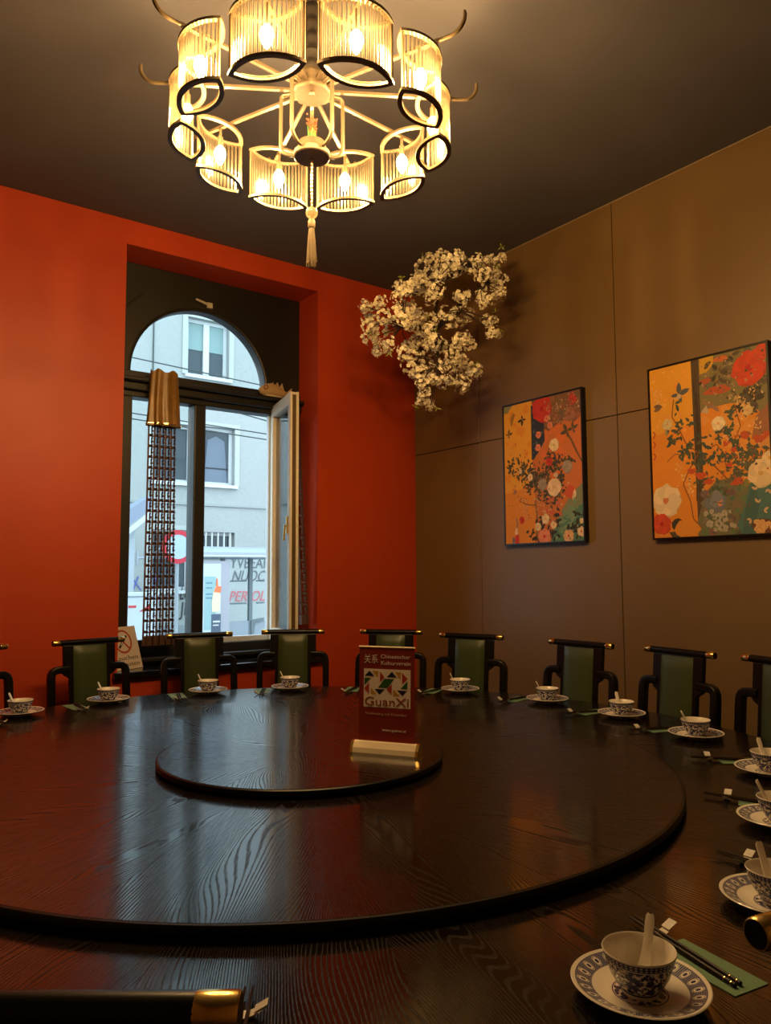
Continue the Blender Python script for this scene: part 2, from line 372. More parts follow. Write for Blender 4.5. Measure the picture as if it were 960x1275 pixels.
# ------------------------------------------------------------------ table sign
sd = Vector((.5465, -.8375)); ang = math.atan2(sd.y, sd.x)
sign = thing('table_sign', 'dark red roll-up banner sign with white box logo on the round disc', 'sign', (1.5635, 2.132, ZD), ang)
bz = .034
bb = MB(); prof = [(-.030, 0), (.026, 0), (.026, .012), (.016, .030), (0, .036), (-.014, .033), (-.026, .016)]
bb.prism(prof, -.113, .113, 'x')
put('base', bb, flat('brushed_aluminium', (.72, .62, .46), .3), sign)
for sx_ in (-1, 1):
    o = put('end_cap', MB().prism([(a*1.08, c*1.06) for a, c in prof], min(sx_*.113, sx_*.1225), max(sx_*.113, sx_*.1225), 'x'), MAT['brass'], sign)
BW, BH = .203, .322
ban = put('banner', MB().box(-BW/2, BW/2, -.001, .001, 0, BH), flat('banner_red', (.23, .024, .012), .5), sign, (0, 0, bz-.002), rot=(rad(-2), 0, 0))
put('top_rail', MB().tube([(-BW/2-.002, 0, bz-.002+BH*cos(rad(2))), (BW/2+.002, 0, bz-.002+BH*cos(rad(2)))], .0032, 8), flat('brushed_aluminium', (.7, .6, .45)), sign, (0, BH*sin(rad(2)), 0))
pink = flat('banner_print_white', (.84, .74, .68)); FR = (rad(90), 0, 0)
def bp(sx_, tz): return ((sx_-.5)*BW, -.0016, BH*(1-tz))
def bpoly(name, pts, m, y=-.0015):
    q = [((a-.5)*BW, BH*(1-c)) for a, c in pts]
    ar = sum(q[i][0]*q[(i+1) % len(q)][1]-q[(i+1) % len(q)][0]*q[i][1] for i in range(len(q)))
    if ar < 0: q = q[::-1]
    return put(name, MB().prism(q, y, -.0009, 'y'), m, ban)
text('lettering', '关系', .033, pink, ban, bp(.215, .135), FR, width=.051)
text('lettering', 'Chinesischer', .019, pink, ban, bp(.655, .100), FR, width=.107)
text('lettering', 'Kulturverein', .019, pink, ban, bp(.665, .168), FR, width=.107)
bpoly('logo_box', [(.085, .232), (.93, .232), (.93, .635), (.085, .635)], pink, -.0013)
LG = {'navy': (.012, .012, .045), 'gold': (.55, .30, .03), 'red': (.42, .045, .012), 'green': (.025, .10, .012)}
tri = [('navy', [(205,415),(255,365),(308,422)]), ('gold', [(285,365),(348,368),(345,440)]), ('red', [(365,375),(415,435),(370,485)]), ('navy', [(440,435),(490,380),(543,440)]),
 ('gold', [(525,385),(585,388),(580,468)]), ('red', [(597,395),(655,455),(600,510)]), ('green', [(203,435),(272,438),(205,510)]), ('green', [(415,450),(515,455),(450,545),(352,540)]),
 ('green', [(655,480),(655,560),(585,555)]), ('red', [(203,545),(255,485),(255,605)]), ('gold', [(275,535),(340,610),(275,605)]), ('navy', [(315,552),(420,558),(367,610)]),
 ('red', [(440,560),(493,505),(493,615)]), ('gold', [(510,555),(575,625),(510,628)]), ('navy', [(550,570),(650,578),(605,628)])]
for c, pts in tri:
    bpoly('logo_piece', [((x-140-(y-110)*.022)/578, (y-112-.06*(x-140))/968) for x, y in pts], flat('logo_'+c, LG[c]), -.0018)
o = text('lettering', 'GuanXi', .042, flat('logo_brown', (.26, .05, .012)), ban, bp(.505, .578), FR, width=.160); o.location.y = -.0020
text('lettering', 'Verbindung mit Freunden', .013, flat('banner_print_rose', (.60, .34, .30)), ban, bp(.49, .705), FR, width=.150)
text('lettering', 'www.guanxi.at', .013, pink, ban, bp(.64, .868), FR, width=.088)

# ------------------------------------------------------------------ chairs
def rrect(w, d, r, n=3):
    P = []
    for cx, cy, a in ((w/2-r, d/2-r, 0), (-w/2+r, d/2-r, 90), (-w/2+r, -d/2+r, 180), (w/2-r, -d/2+r, 270)):
        P += [(cx+r*cos(rad(a+90*i/n)), cy+r*sin(rad(a+90*i/n))) for i in range(n+1)]
    return P
RK = .10   # rake of the back: y goes back as z rises
def yk(z): return -.10*(z-.45)+.058
def make_chair():
    """back at y=0 at rail height; sitter faces +y"""
    c = thing('dining_chair', '', 'chair', (0, 0, 0), 0, 'green leather chairs around the table')
    rail = put('crest_rail', MB().tube([(-.175, 0, 0), (.175, 0, 0)], .0165, 16), MAT['black'], c, (0, yk(1.043), 1.043))
    for sg in (-1, 1):
        b = MB().lathe([(0, 0), (.0165, 0), (.0172, .003), (.0172, .038), (.0155, .040), (.0145, .040), (0, .0395)], 18, 0, Matrix.Rotation(rad(90*sg), 4, 'Y'), [0, 0, 0, 0, 0, 1])
        o = put('end_cap', b, [MAT['brass'], MAT['black']], rail, (sg*.168, 0, 0))
    T = Matrix(((1, 0, 0, 0), (0, 1, -RK, .058+.045), (0, 0, 1, 0), (0, 0, 0, 1)))
    # back board: wide shoulders on top, narrow below
    sh = [(-.118, .44), (.118, .44), (.118, .845), (.15, .865), (.15, 1.03), (-.15, 1.03), (-.15, .865), (-.118, .845)]
    o = put('back_board', MB().prism(sh, -.016, .010, 'y', 0, T), MAT['black'], c); bevel(o, .005)
    vs = []; nx, nz = 10, 22; b = MB()
    for j in range(nz+1):
        for i in range(nx+1):
            u = i/nx*2-1; w = j/nz*2-1; puff = .018*(1-abs(u)**5)*(1-abs(w)**16)
            vs.append((u*.096, .011+puff, .735+w*.288))
    b.add(vs, [(j*(nx+1)+i, (j+1)*(nx+1)+i, (j+1)*(nx+1)+i+1, j*(nx+1)+i+1) for j in range(nz) for i in range(nx)], 0, True, T)
    put('back_cushion', b, MAT['leather'], c)
    sec = rrect(.040, .040, .008)
    for sg in (-1, 1):
        pth = [(.12, .895), (.16, .895), (.19, .893), (.206, .884), (.214, .868), (.216, .845), (.216, .62), (.216, .44)]
        P = [(sg*x, yk(z)-.003, z) for x, z in pth]
        put('arm', MB().tube(P, 0, 8, 0, sec, False, (0, 1, 0)), MAT['black'], c)
        put('leg', MB().tube([(sg*.205, .062, .44), (sg*.205, .045, .0)], 0, 8, 0, sec, False, (0, 1, 0)), MAT['black'], c)
        put('leg', MB().tube([(sg*.205, .45, .44), (sg*.205, .455, .0)], 0, 8, 0, sec, False, (0, 1, 0)), MAT['black'], c)
        o = put('seat_rail', MB().box(min(sg*.185, sg*.225), max(sg*.185, sg*.225), .06, .47, .39, .44), MAT['black'], c); bevel(o, .004)
        o = put('stretcher', MB().box(sg*.205-.012, sg*.205+.012, .06, .45, .12, .15), MAT['black'], c)
    o = put('seat_frame', MB().box(-.2, .2, .045, .475, .385, .437), MAT['black'], c); bevel(o, .005)
    b = MB(); vs = []
    for j in range(13):
        for i in range(13):
            u = i/6-1; w = j/6-1; vs.append((u*.195, .26+w*.20, .437+.045*(1-abs(u)**6)*(1-abs(w)**6)))
    b.add(vs, [(j*13+i, j*13+i+1, (j+1)*13+i+1, (j+1)*13+i) for j in range(12) for i in range(12)], 0, True)
    put('seat_cushion', b, MAT['leather'], c)
    return c
CH = []   # (mid x, mid y, angle from table centre, label)
def polar(a, R): return (TC[0]+R*cos(rad(a)), TC[1]+R*sin(rad(a)))
CH.append((*polar(109.3, 2.26), 109.3, 'green leather chair mostly cut off by the left edge, beside red wall'))
CH.append((1.239, 4.590, 97, 'green leather chair against the red wall, left of the no smoking card'))
CH.append((1.914, 4.600, 78, 'green leather chair below the hanging lace curtain at the window'))
CH.append((2.514, 4.468, 59, 'green leather chair below the open window sash'))
CH.append((3.003, 4.035, 40, 'green leather chair in the room corner, half hidden behind the red sign'))
CH.append((3.172, 3.449, 23, 'green leather chair at the brown wall, first to the right of red sign'))
CH.append((3.300, 2.721, 2, 'green leather chair at the brown wall, below the narrow left painting'))
CH.append((3.330, 2.149, -9, 'green leather chair at the brown wall, below left edge of the right painting'))
CH.append((3.301, 1.633, -12, 'green leather chair partly cut off by the right edge, below right painting'))
CH.append((.146, .771, -127, 'nearest chair, only its black top bar with brass end in lower left corner'))
CH.append((1.020, .409, -100.5, 'chair at lower right edge showing only its brass bar end over a plate'))
proto = None
for x, y, a, lab in CH:
    c = make_chair() if proto is None else copy_tree(proto)
    proto = proto or c
    rz = rad(a+90)                       # local +y points to the table centre
    fwd = Vector((-sin(rz), cos(rz)))
    c.location = (x-fwd.x*yk(1.043), y-fwd.y*yk(1.043), 0); c.rotation_euler.z = rz; c['label'] = lab

# ------------------------------------------------------------------ place settings
def mk_plate():
    P = [(0, .004), (.030, .004), (.031, 0), (.045, 0), (.047, .003), (.073, .010), (.098, .0185), (.106, .0225), (.107, .024), (.1055, .0252), (.097, .0222), (.072, .0135), (.066, .0115), (.045, .0075), (0, .007)]
    return MB().lathe(P, 64, 0).mesh('plate', MAT['plate'])
def mk_bowl():
    P = [(0, .003), (.024, .003), (.026, 0), (.0285, .0), (.029, .007), (.036, .013), (.046, .030), (.0525, .048), (.0565, .062), (.0575, .0645), (.0565, .066), (.0545, .0645), (.050, .047), (.042, .026), (.030, .012), (0, .0085)]
    return MB().lathe(P, 56, 0, None, [0]*9+[1]*6).mesh('bowl', [MAT['bowl'], MAT['white_china']])
def mk_spoon():
    b = MB()   # bowl of the spoon near the origin, handle rising towards +x
    st = [(-.030, .014, .004), (-.024, .020, .012), (-.010, .003, .020), (.008, .001, .021), (.020, .005, .016), (.028, .014, .0095), (.035, .027, .0075), (.046, .050, .0068), (.056, .070, .0075), (.060, .078, .007), (.062, .082, .004)]
    vs = []; n = 10
    for k, (x, z, hw) in enumerate(st):
        for j in range(n+1):
            t = -1+2*j/n; dish = (1-t*t)*(.010 if 1 <= k <= 4 else .0035)
            vs.append((x-(.5*dish if k > 5 else 0), t*hw, z+.010-(dish if k <= 5 else .4*dish)))
    m = len(st)
    fs = [(i*(n+1)+j, (i+1)*(n+1)+j, (i+1)*(n+1)+j+1, i*(n+1)+j+1) for i in range(m-1) for j in range(n)]
    b.add(vs, fs, 0, True); b.add([(x+.0025*(k > 5), y, z-.003) for k, (x, y, z) in enumerate(vs)], [f[::-1] for f in fs], 0, True)
    # close the rim
    N_ = len(vs); ring = [j for j in range(n+1)]+[i*(n+1)+n for i in range(1, m)]+[(m-1)*(n+1)+j for j in range(n-1, -1, -1)]+[i*(n+1) for i in range(m-2, 0, -1)]
    for i in range(len(ring)):
        a, c = ring[i], ring[(i+1) % len(ring)]; b.f.append([a, c, N_+c, N_+a]); b.mi.append(0); b.sm.append(True)
    return b.mesh('spoon', MAT['white_china'], 70)
def mk_rest():
    b = MB(); vs = []; n = 10      # little white boat: high wings left and right, low saddle
    for i in range(n+1):
        t = -1+2*i/n; z = .004+.014*abs(t)**1.6; hw = .011*(1-.35*abs(t))
        vs += [(t*.034, -hw, z), (t*.034, hw, z), (t*.030, hw*.6, max(0, z-.005)), (t*.030, -hw*.6, max(0, z-.005))]
    fs = [(4*i+j, 4*i+(j+1) % 4, 4*(i+1)+(j+1) % 4, 4*(i+1)+j) for i in range(n) for j in range(4)]
    b.add(vs, [f[::-1] for f in fs], 0, True); b.f += [[0, 1, 2, 3], [4*n+3, 4*n+2, 4*n+1, 4*n]]; b.mi += [0, 0]; b.sm += [False, False]
    return b.mesh('chopstick_rest', MAT['white_china'])
ME = {'plate': mk_plate(), 'bowl': mk_bowl(), 'spoon': mk_spoon(), 'rest': mk_rest()}
ME['tag'] = MB().box(-.011, .011, -.010, .010, 0, .0008).mesh('tag_card', MAT['label_white'])
b = MB()
b.tube([(0, -.125, 0), (0, .02, .0), (0, .125, 0)], [.0042, .0036, .0022], 8)
ME['stick'] = b.mesh('stick', MAT['chop'])
b = MB()
for y in (-.118, -.104): b.tube([(0, y-.0008, 0), (0, y+.0008, 0)], .0043, 8)
ME['band'] = b.mesh('band', MAT['gold'])
ME['napkin'] = MB().box(-.040, .040, -.086, .086, 0, .0016).mesh('napkin', MAT['napkin'])
# (x, y, spoon heading in world degrees, phrase, show dishes)
SET = [
 (.770, 4.004, 143, 'at the far left edge of the table'),
 (1.214, 4.112, 143, 'before the chair beside the no smoking card'),
 (1.752, 4.080, 143, 'in front of the chair below the lace curtain'),
 (2.179, 3.907, 143, 'in front of the chair below the open sash'),
 (2.600, 3.600, 143, 'just behind the red table sign'),
 (2.889, 3.235, 143, 'on the table just right of the red sign'),
 (3.025, 2.716, 143, 'at the second place right of the red sign'),
 (2.988, 2.233, 60, 'at the third place right of the red sign'),
 (2.856, 1.779, 143, 'at the fourth place right of the red sign'),
 (2.542, 1.322, 60, 'at the fifth place right of red sign'),
 (2.060, 1.047, 100, 'showing only a sliver at right edge'),
 (1.564, .809, 60, 'under the brass chair bar end at lower right'),
 (1.066, .777, 15, 'nearest the viewer at the bottom right'),
]
for i, (x, y, hd, ph) in enumerate(SET):
    f = Vector((TC[0]-x, TC[1]-y)).normalized(); rz = math.atan2(f.y, f.x)-pi/2
    R = Matrix.Rotation(rz, 3, 'Z')
    jit = random.uniform(-.012, .012) if i < 12 else 0
    def L(a, c, z): v = R @ Vector((a, c, 0)); return (x+v.x, y+v.y, z)
    tag(link('plate', ME['plate'], None, (x, y, ZT), rz), 'blue and white porcelain saucer plate '+ph, 'plate', 'plates set around the table')
    tag(link('bowl', ME['bowl'], None, (x, y, ZT+.0078), rz), 'small blue and white porcelain bowl '+ph, 'bowl', 'bowls set around the table')
    h_ = rad(hd); tag(link('soup_spoon', ME['spoon'], None, (x-.006*cos(h_), y-.006*sin(h_), ZT+.0165), h_), 'white porcelain soup spoon in the bowl '+ph, 'spoon', 'spoons set around the table')
    cx_ = .166+jit; tw = -.065 + (random.uniform(-.08, .08) if i < 12 else 0)
    tag(link('napkin', ME['napkin'], None, L(cx_+.004, .018, ZT), rz+.02), 'mint green napkin under chopsticks '+ph, 'napkin', 'green napkins')
    rt = tag(link('chopstick_rest', ME['rest'], None, L(cx_+.012, .135, ZT), rz+tw), 'white chopstick rest holding chopsticks '+ph, 'chopstick rest', 'chopstick rests')
    link('tag_card', ME['tag'], rt, (.026, 0, .0165), rot=(0, rad(-28), 0))
    for k, side in ((-1, 'left'), (1, 'right')):
        st = tag(link('chopstick', ME['stick'], None, L(cx_+k*.0062, .072, ZT+.0085), rot=(rad(1.35), 0, rz+tw*1.0)), side+' dark chopstick of the pair '+ph, 'chopstick', 'chopsticks laid around the table')
        link('band', ME['band'], st)
# the rest of the nearest left place, only its rest and napkin tip show
PX, PY = 0.538, 1.101
f = Vector((TC[0]-PX, TC[1]-PY)).normalized(); rz = math.atan2(f.y, f.x)-pi/2; R = Matrix.Rotation(rz, 3, 'Z'); ph = 'beside the nearest chair at lower left'
def L(a, c, z): v = R @ Vector((a, c, 0)); return (PX+v.x, PY+v.y, z)
rt = tag(link('chopstick_rest', ME['rest'], None, L(0, 0, ZT), rz), 'white chopstick rest poking out '+ph, 'chopstick rest', 'chopstick rests')
link('tag_card', ME['tag'], rt, (.026, 0, .0165), rot=(0, rad(-28), 0))
tag(link('napkin', ME['napkin'], None, L(-.008, -.117, ZT), rz), 'mint green napkin mostly hidden '+ph, 'napkin', 'green napkins')
for k, side in ((-1, 'left'), (1, 'right')):
    st = tag(link('chopstick', ME['stick'], None, L(k*.0062, -.063, ZT+.0085), rot=(rad(1.35), 0, rz)), side+' dark chopstick of the pair '+ph, 'chopstick', 'chopsticks laid around the table')
    link('band', ME['band'], st)

# ------------------------------------------------------------------ chandelier
CX, CY, ZB, RR = 1.38, 2.33, 3.0, .455
ch = thing('chandelier', 'bronze ring chandelier of ten lit glass rod shades with a tassel', 'chandelier', (CX, CY, 0))
put('ceiling_canopy', MB().lathe([(0, ZC-.03), (.075, ZC-.03), (.08, ZC-.02), (.08, ZC), (0, ZC)], 32), MAT['bronze'], ch)
stem = put('stem', MB().tube([(0, 0, 3.27), (0, 0, ZC-.03)], .011, 10), MAT['bronze'], ch)
b = MB(); n = 40; P = [(0, 0, 3.30+i/n*(ZC-.36-2.97)) for i in range(n+1)]
b.tube(P, [.030+.006*sin(i*1.3) for i in range(n+1)], 12)
put('cord_sleeve', b, flat('dark_sleeve', (.03, .024, .02)), stem)
put('hub', MB().lathe([(0, 3.205), (.070, 3.205), (.076, 3.212), (.076, 3.262), (.06, 3.285), (0, 3.29)], 8, 0, Matrix.Rotation(rad(10), 4, 'Z')), MAT['bronze'], ch, angle=20)
put('hub_nut', MB().lathe([(0, 3.19), (.009, 3.19), (.012, 3.197), (.009, 3.206), (0, 3.206)], 12), MAT['bronze'], ch, (-.012, -.02, 0))
put('cup', MB().lathe([(0, 2.962), (.064, 2.962), (.068, 2.966), (.068, 2.982), (.056, 2.986), (.050, 3.02), (.046, 3.02), (.044, 2.99), (0, 2.99)], 32), MAT['bronze'], ch)
sec = [(-.006, -.006), (.006, -.006), (.006, .006), (-.006, .006)]
for k in range(5):
    a = rad(-84.6+72*k)
    prof = [(.076, 3.222), (.112, 3.222), (.120, 3.214), (.122, 3.20), (.122, 3.10), (.122, 3.03), (.118, 3.008), (.108, 2.995), (.09, 2.985), (.06, 2.983)]
    put('curved_bracket', MB().tube([(r*cos(a), r*sin(a), z) for r, z in prof], .0075, 8), MAT['bronze'], ch)
HL, TH = .131, .066            # half length and half thickness of the lens shaped shade
rad_arc = (HL*HL+TH*TH)/(2*TH); half = math.asin(HL/rad_arc)
def lens(off=0.0, n=14):
    """lens outline, long axis y, outer side +x"""
    out = []
    for sg in (1, -1):
        for i in range(n):
            t = -half+2*half*i/n; out.append((sg*((rad_arc-off)*cos(t)-(rad_arc-TH)), sg*(rad_arc-off)*sin(t)))
    return out
def lens_ring(z0, z1, w=.016):
    o = lens(); q = lens(w); n = len(o); 
    # keep the inner outline inside the tips
    q = [(x if True else 0, max(-HL+.022, min(HL-.022, y))) for x, y in q]; q = [((x if abs(y) < HL-.0221 else 0), y) for x, y in q]
    vs = [(x, y, z0) for x, y in o]+[(x, y, z0) for x, y in q]+[(x, y, z1) for x, y in o]+[(x, y, z1) for x, y in q]
    fs = []
    for i in range(n):
        j = (i+1) % n
        fs += [(i, n+i, n+j, j), (2*n+i, 2*n+j, 3*n+j, 3*n+i), (i, j, 2*n+j, 2*n+i), (n+i, 3*n+i, 3*n+j, n+j)]
    return MB().add(vs, fs, 0, False)
SHH = .214
ring_me = lens_ring(0, .010).mesh('lens_frame', MAT['bronze'])
inn = lens(.0175)
rod_me = MB().tube([(0, 0, .008), (0, 0, SHH-.008)], .0048, 8).mesh('glass_rod', MAT['rod'])
post_me = MB().box(-.003, .003, -.0035, .0035, .008, SHH-.008).mesh('corner_post', MAT['bronze'])
bulb_me = MB().lathe([(0, -.040), (.005, -.037), (.012, -.026), (.020, -.008), (.0225, .007), (.019, .022), (.012, .032), (.009, .037)], 16).mesh('bulb', MAT['bulb'])
sock_me = MB().lathe([(.0, .036), (.011, .036), (.011, .075), (.006, .08), (.006, .11), (0, .11)], 14).mesh('socket', MAT['bronze'])
edge_me = MB().tube([(x, y, .012) for x, y in lens(.0155) if abs(y) < HL-.03 and x < 0], .0022, 6).mesh('gold_edge', MAT['gold'])
NR = 19
for k in range(10):
    a = rad(5.2+36*k); d = Vector((cos(a), sin(a)))
    put('arm', MB().box(.07, RR+.075, -.007, .007, 3.218, 3.228), MAT['bronze'], ch, rz=a)
    # scroll horn that curls out and up beyond the shade
    hp = [(RR+.070, 3.222)]+[(RR+.115+.055*sin(rad(t)), 3.277-.055*cos(rad(t))) for t in range(0, 106, 15)]
    put('scroll_horn', MB().tube([(r, 0, z) for r, z in hp], [.007]*len(hp[:-1])+[.005], 8), MAT['bronze'], ch, rz=a)
    sh = link('shade', ring_me, ch, (d.x*RR, d.y*RR, ZB), a)       # the shade is carried by its lower lens frame
    link('top_frame', ring_me, sh, (0, 0, SHH-.010))
    link('gold_edge', edge_me, sh)
    for sg in (-1, 1): link('corner_post', post_me, sh, (0, sg*(HL-.008), 0))
    for i in range(NR):
        t = -half*.93+2*half*.93*i/(NR-1); ro = rad_arc-.009
        link('glass_rod', rod_me, sh, (ro*cos(t)-(rad_arc-TH), ro*sin(t), 0))
    link('bulb', bulb_me, sh, (0, 0, .107)); link('socket', sock_me, sh, (0, 0, .107))
# flower ornament standing in the cup
b = MB(); g = MB()
for k in range(16):
    a = random.uniform(0, 6.28); r = random.uniform(.004, .014)
    p0 = Vector((0, 0, 2.99)); p1 = Vector((r*cos(a), r*sin(a), 3.05)); p2 = Vector((r*1.2*cos(a+.5), r*1.2*sin(a+.5), random.uniform(3.06, 3.09)))
    g.tube([p0, p1, p2], [.002, .003, .001], 5)
    for j in range(5):
        c = p2+Vector((random.uniform(-.009, .009), random.uniform(-.009, .009), random.uniform(-.012, .045)))
        b.lathe([(0, -.004), (.0035, 0), (0, .005)], 5, 0, Matrix.Translation(c))
put('green_stalks', g, flat('bead_green', (.06, .22, .05), .3), ch); put('red_buds', b, flat('bead_red', (.45, .07, .03), .3), ch)
b = MB()
for k in range(13): b.lathe([(0, -.0085), (.0045, -.004), (.0045, .004), (0, .0085)], 8, 0, Matrix.Translation((0, 0, 2.955-.0145*k)))
put('bead_string', b, MAT['gold'], ch)
put('glass_ball', MB().lathe([(.0225*sin(pi*i/12), 2.752-.0225*cos(pi*i/12)) for i in range(13)], 18), MAT['ballglass'], ch)
b = MB().lathe([(0, 2.733), (.006, 2.733), (.013, 2.722), (.014, 2.70), (.012, 2.695), (0, 2.695)], 12)
put('tassel_cap', b, MAT['tassel'], ch)
b = MB()
for k in range(46):
    a = k*2.4; r = .013*math.sqrt((k+.5)/46); e = random.uniform(2.545, 2.575)
    b.tube([(r*.7*cos(a), r*.7*sin(a), 2.70), (r*1.1*cos(a), r*1.1*sin(a), 2.64), (r*1.35*cos(a)+random.uniform(-.003, .003), r*1.35*sin(a), e)], .0014, 4)
o = put('tassel_threads', b, MAT['tassel'], ch); o['kind'] = 'stuff'

# ------------------------------------------------------------------ paintings
def painting(loc, Wp, Hp, D, label, build):
    """hangs on the right wall; picture x runs along -Y, z up"""
    p = thing('painting', label, 'painting', loc)
    xf = -D
    put('canvas', MB().box(-D+.006, 0, -Wp/2+.008, Wp/2-.008, .008, Hp-.008), flat('canvas_edge', (.02, .015, .01)), p)
    fr = MB(); t = .011
    fr.box(-D, 0, -Wp/2, -Wp/2+t, 0, Hp); fr.box(-D, 0, Wp/2-t, Wp/2, 0, Hp); fr.box(-D, 0, -Wp/2+t, Wp/2-t, 0, t); fr.box(-D, 0, -Wp/2+t, Wp/2-t, Hp-t, Hp)
    put('frame', fr, MAT['black'], p)
    b = MB(); mats = []; idx = {}; lay = [0]
    def poly(c, pts, z=None):
        if c not in idx: idx[c] = len(mats); mats.append(flat('paint_%d_%d_%d' % tuple(int(v*999) for v in c), c, .55))
        lay[0] += 1; x = -D+.0055-.0000015*lay[0]
        q = [(x, (.5-min(1, max(0, s)))*(Wp-2*t), t+(1-min(1, max(0, v)))*(Hp-2*t)) for s, v in pts]
        ar = sum(q[i][1]*q[(i+1) % len(q)][2]-q[(i+1) % len(q)][1]*q[i][2] for i in range(len(q)))
        b.add(q, [list(range(len(q))) if ar < 0 else list(range(len(q)))[::-1]], idx[c])
    A = (Wp-2*t)/(Hp-2*t)
    def blob(c, s, v, r, n=12, wob=.25, sq=1.0, rot=0):
        ph = random.uniform(0, 6); pts = []
        for i in range(n):
            a = 2*pi*i/n; rr = r*(1+wob*sin(a*3+ph)*.5+random.uniform(-wob, wob)*.5); dx, dy = rr*cos(a), rr*sq*sin(a)
            dx, dy = dx*cos(rot)-dy*sin(rot), dx*sin(rot)+dy*cos(rot); pts.append((s+dx, v+dy*A))
        poly(c, pts)
    def flower(c, c2, s, v, r, petals=6):
        blob(tuple(x*.7 for x in c), s+.05*r, v+.06*r, r*1.0, 14, .2)
        for k in range(petals): a = 2*pi*k/petals+s*9; blob(c if k % 2 else tuple(min(1, x*.88) for x in c), s+r*.5*cos(a), v+r*.5*sin(a)*A, r*.56, 9, .2)
        blob(c2, s, v, r*.22, 8, .3)
    def leaf(c, s, v, l, a):
        ca, sa = cos(a), sin(a); pts = [(0, 0), (.35, .22), (.7, .18), (1, 0), (.7, -.18), (.35, -.22)]
        poly(c, [(s+l*(x*ca-y*sa), v+l*(x*sa+y*ca)*A) for x, y in pts])
    def sprig(c, s, v, n, spread, l):
        for _ in range(n): leaf(c[random.randrange(len(c))], s+random.gauss(0, spread), v+random.gauss(0, spread)*A, l*random.uniform(.6, 1.2), random.uniform(0, 6.28))
    def stroke(c, pts, w):
        for (a, c1), (a2, c2) in zip(pts, pts[1:]):
            dx, dy = a2-a, (c2-c1)/A; L_ = math.hypot(dx, dy) or 1; nx, ny = -dy/L_*w/2, dx/L_*w/2*A
            poly(c, [(a+nx, c1+ny), (a2+nx, c2+ny), (a2-nx, c2-ny), (a-nx, c1-ny)])
    def fly(c, s, v, r, a):
        for k, (l, da) in enumerate(((1, .6), (1, -.6), (.7, 2.2), (.7, -2.2))): leaf(c, s, v, r*l, a+da)
    build(poly, blob, flower, leaf, sprig, stroke, fly)
    put('print', b, mats, p)
YEL, ORA, DOR = (.74, .36, .035), (.68, .25, .022), (.54, .16, .034)
DK, DK2, DKG = (.050, .040, .022), (.085, .07, .035), (.045, .075, .062)
CRM, RED, TEAL, PINK = (.78, .58, .34), (.56, .040, .020), (.085, .20, .14), (.72, .24, .13)
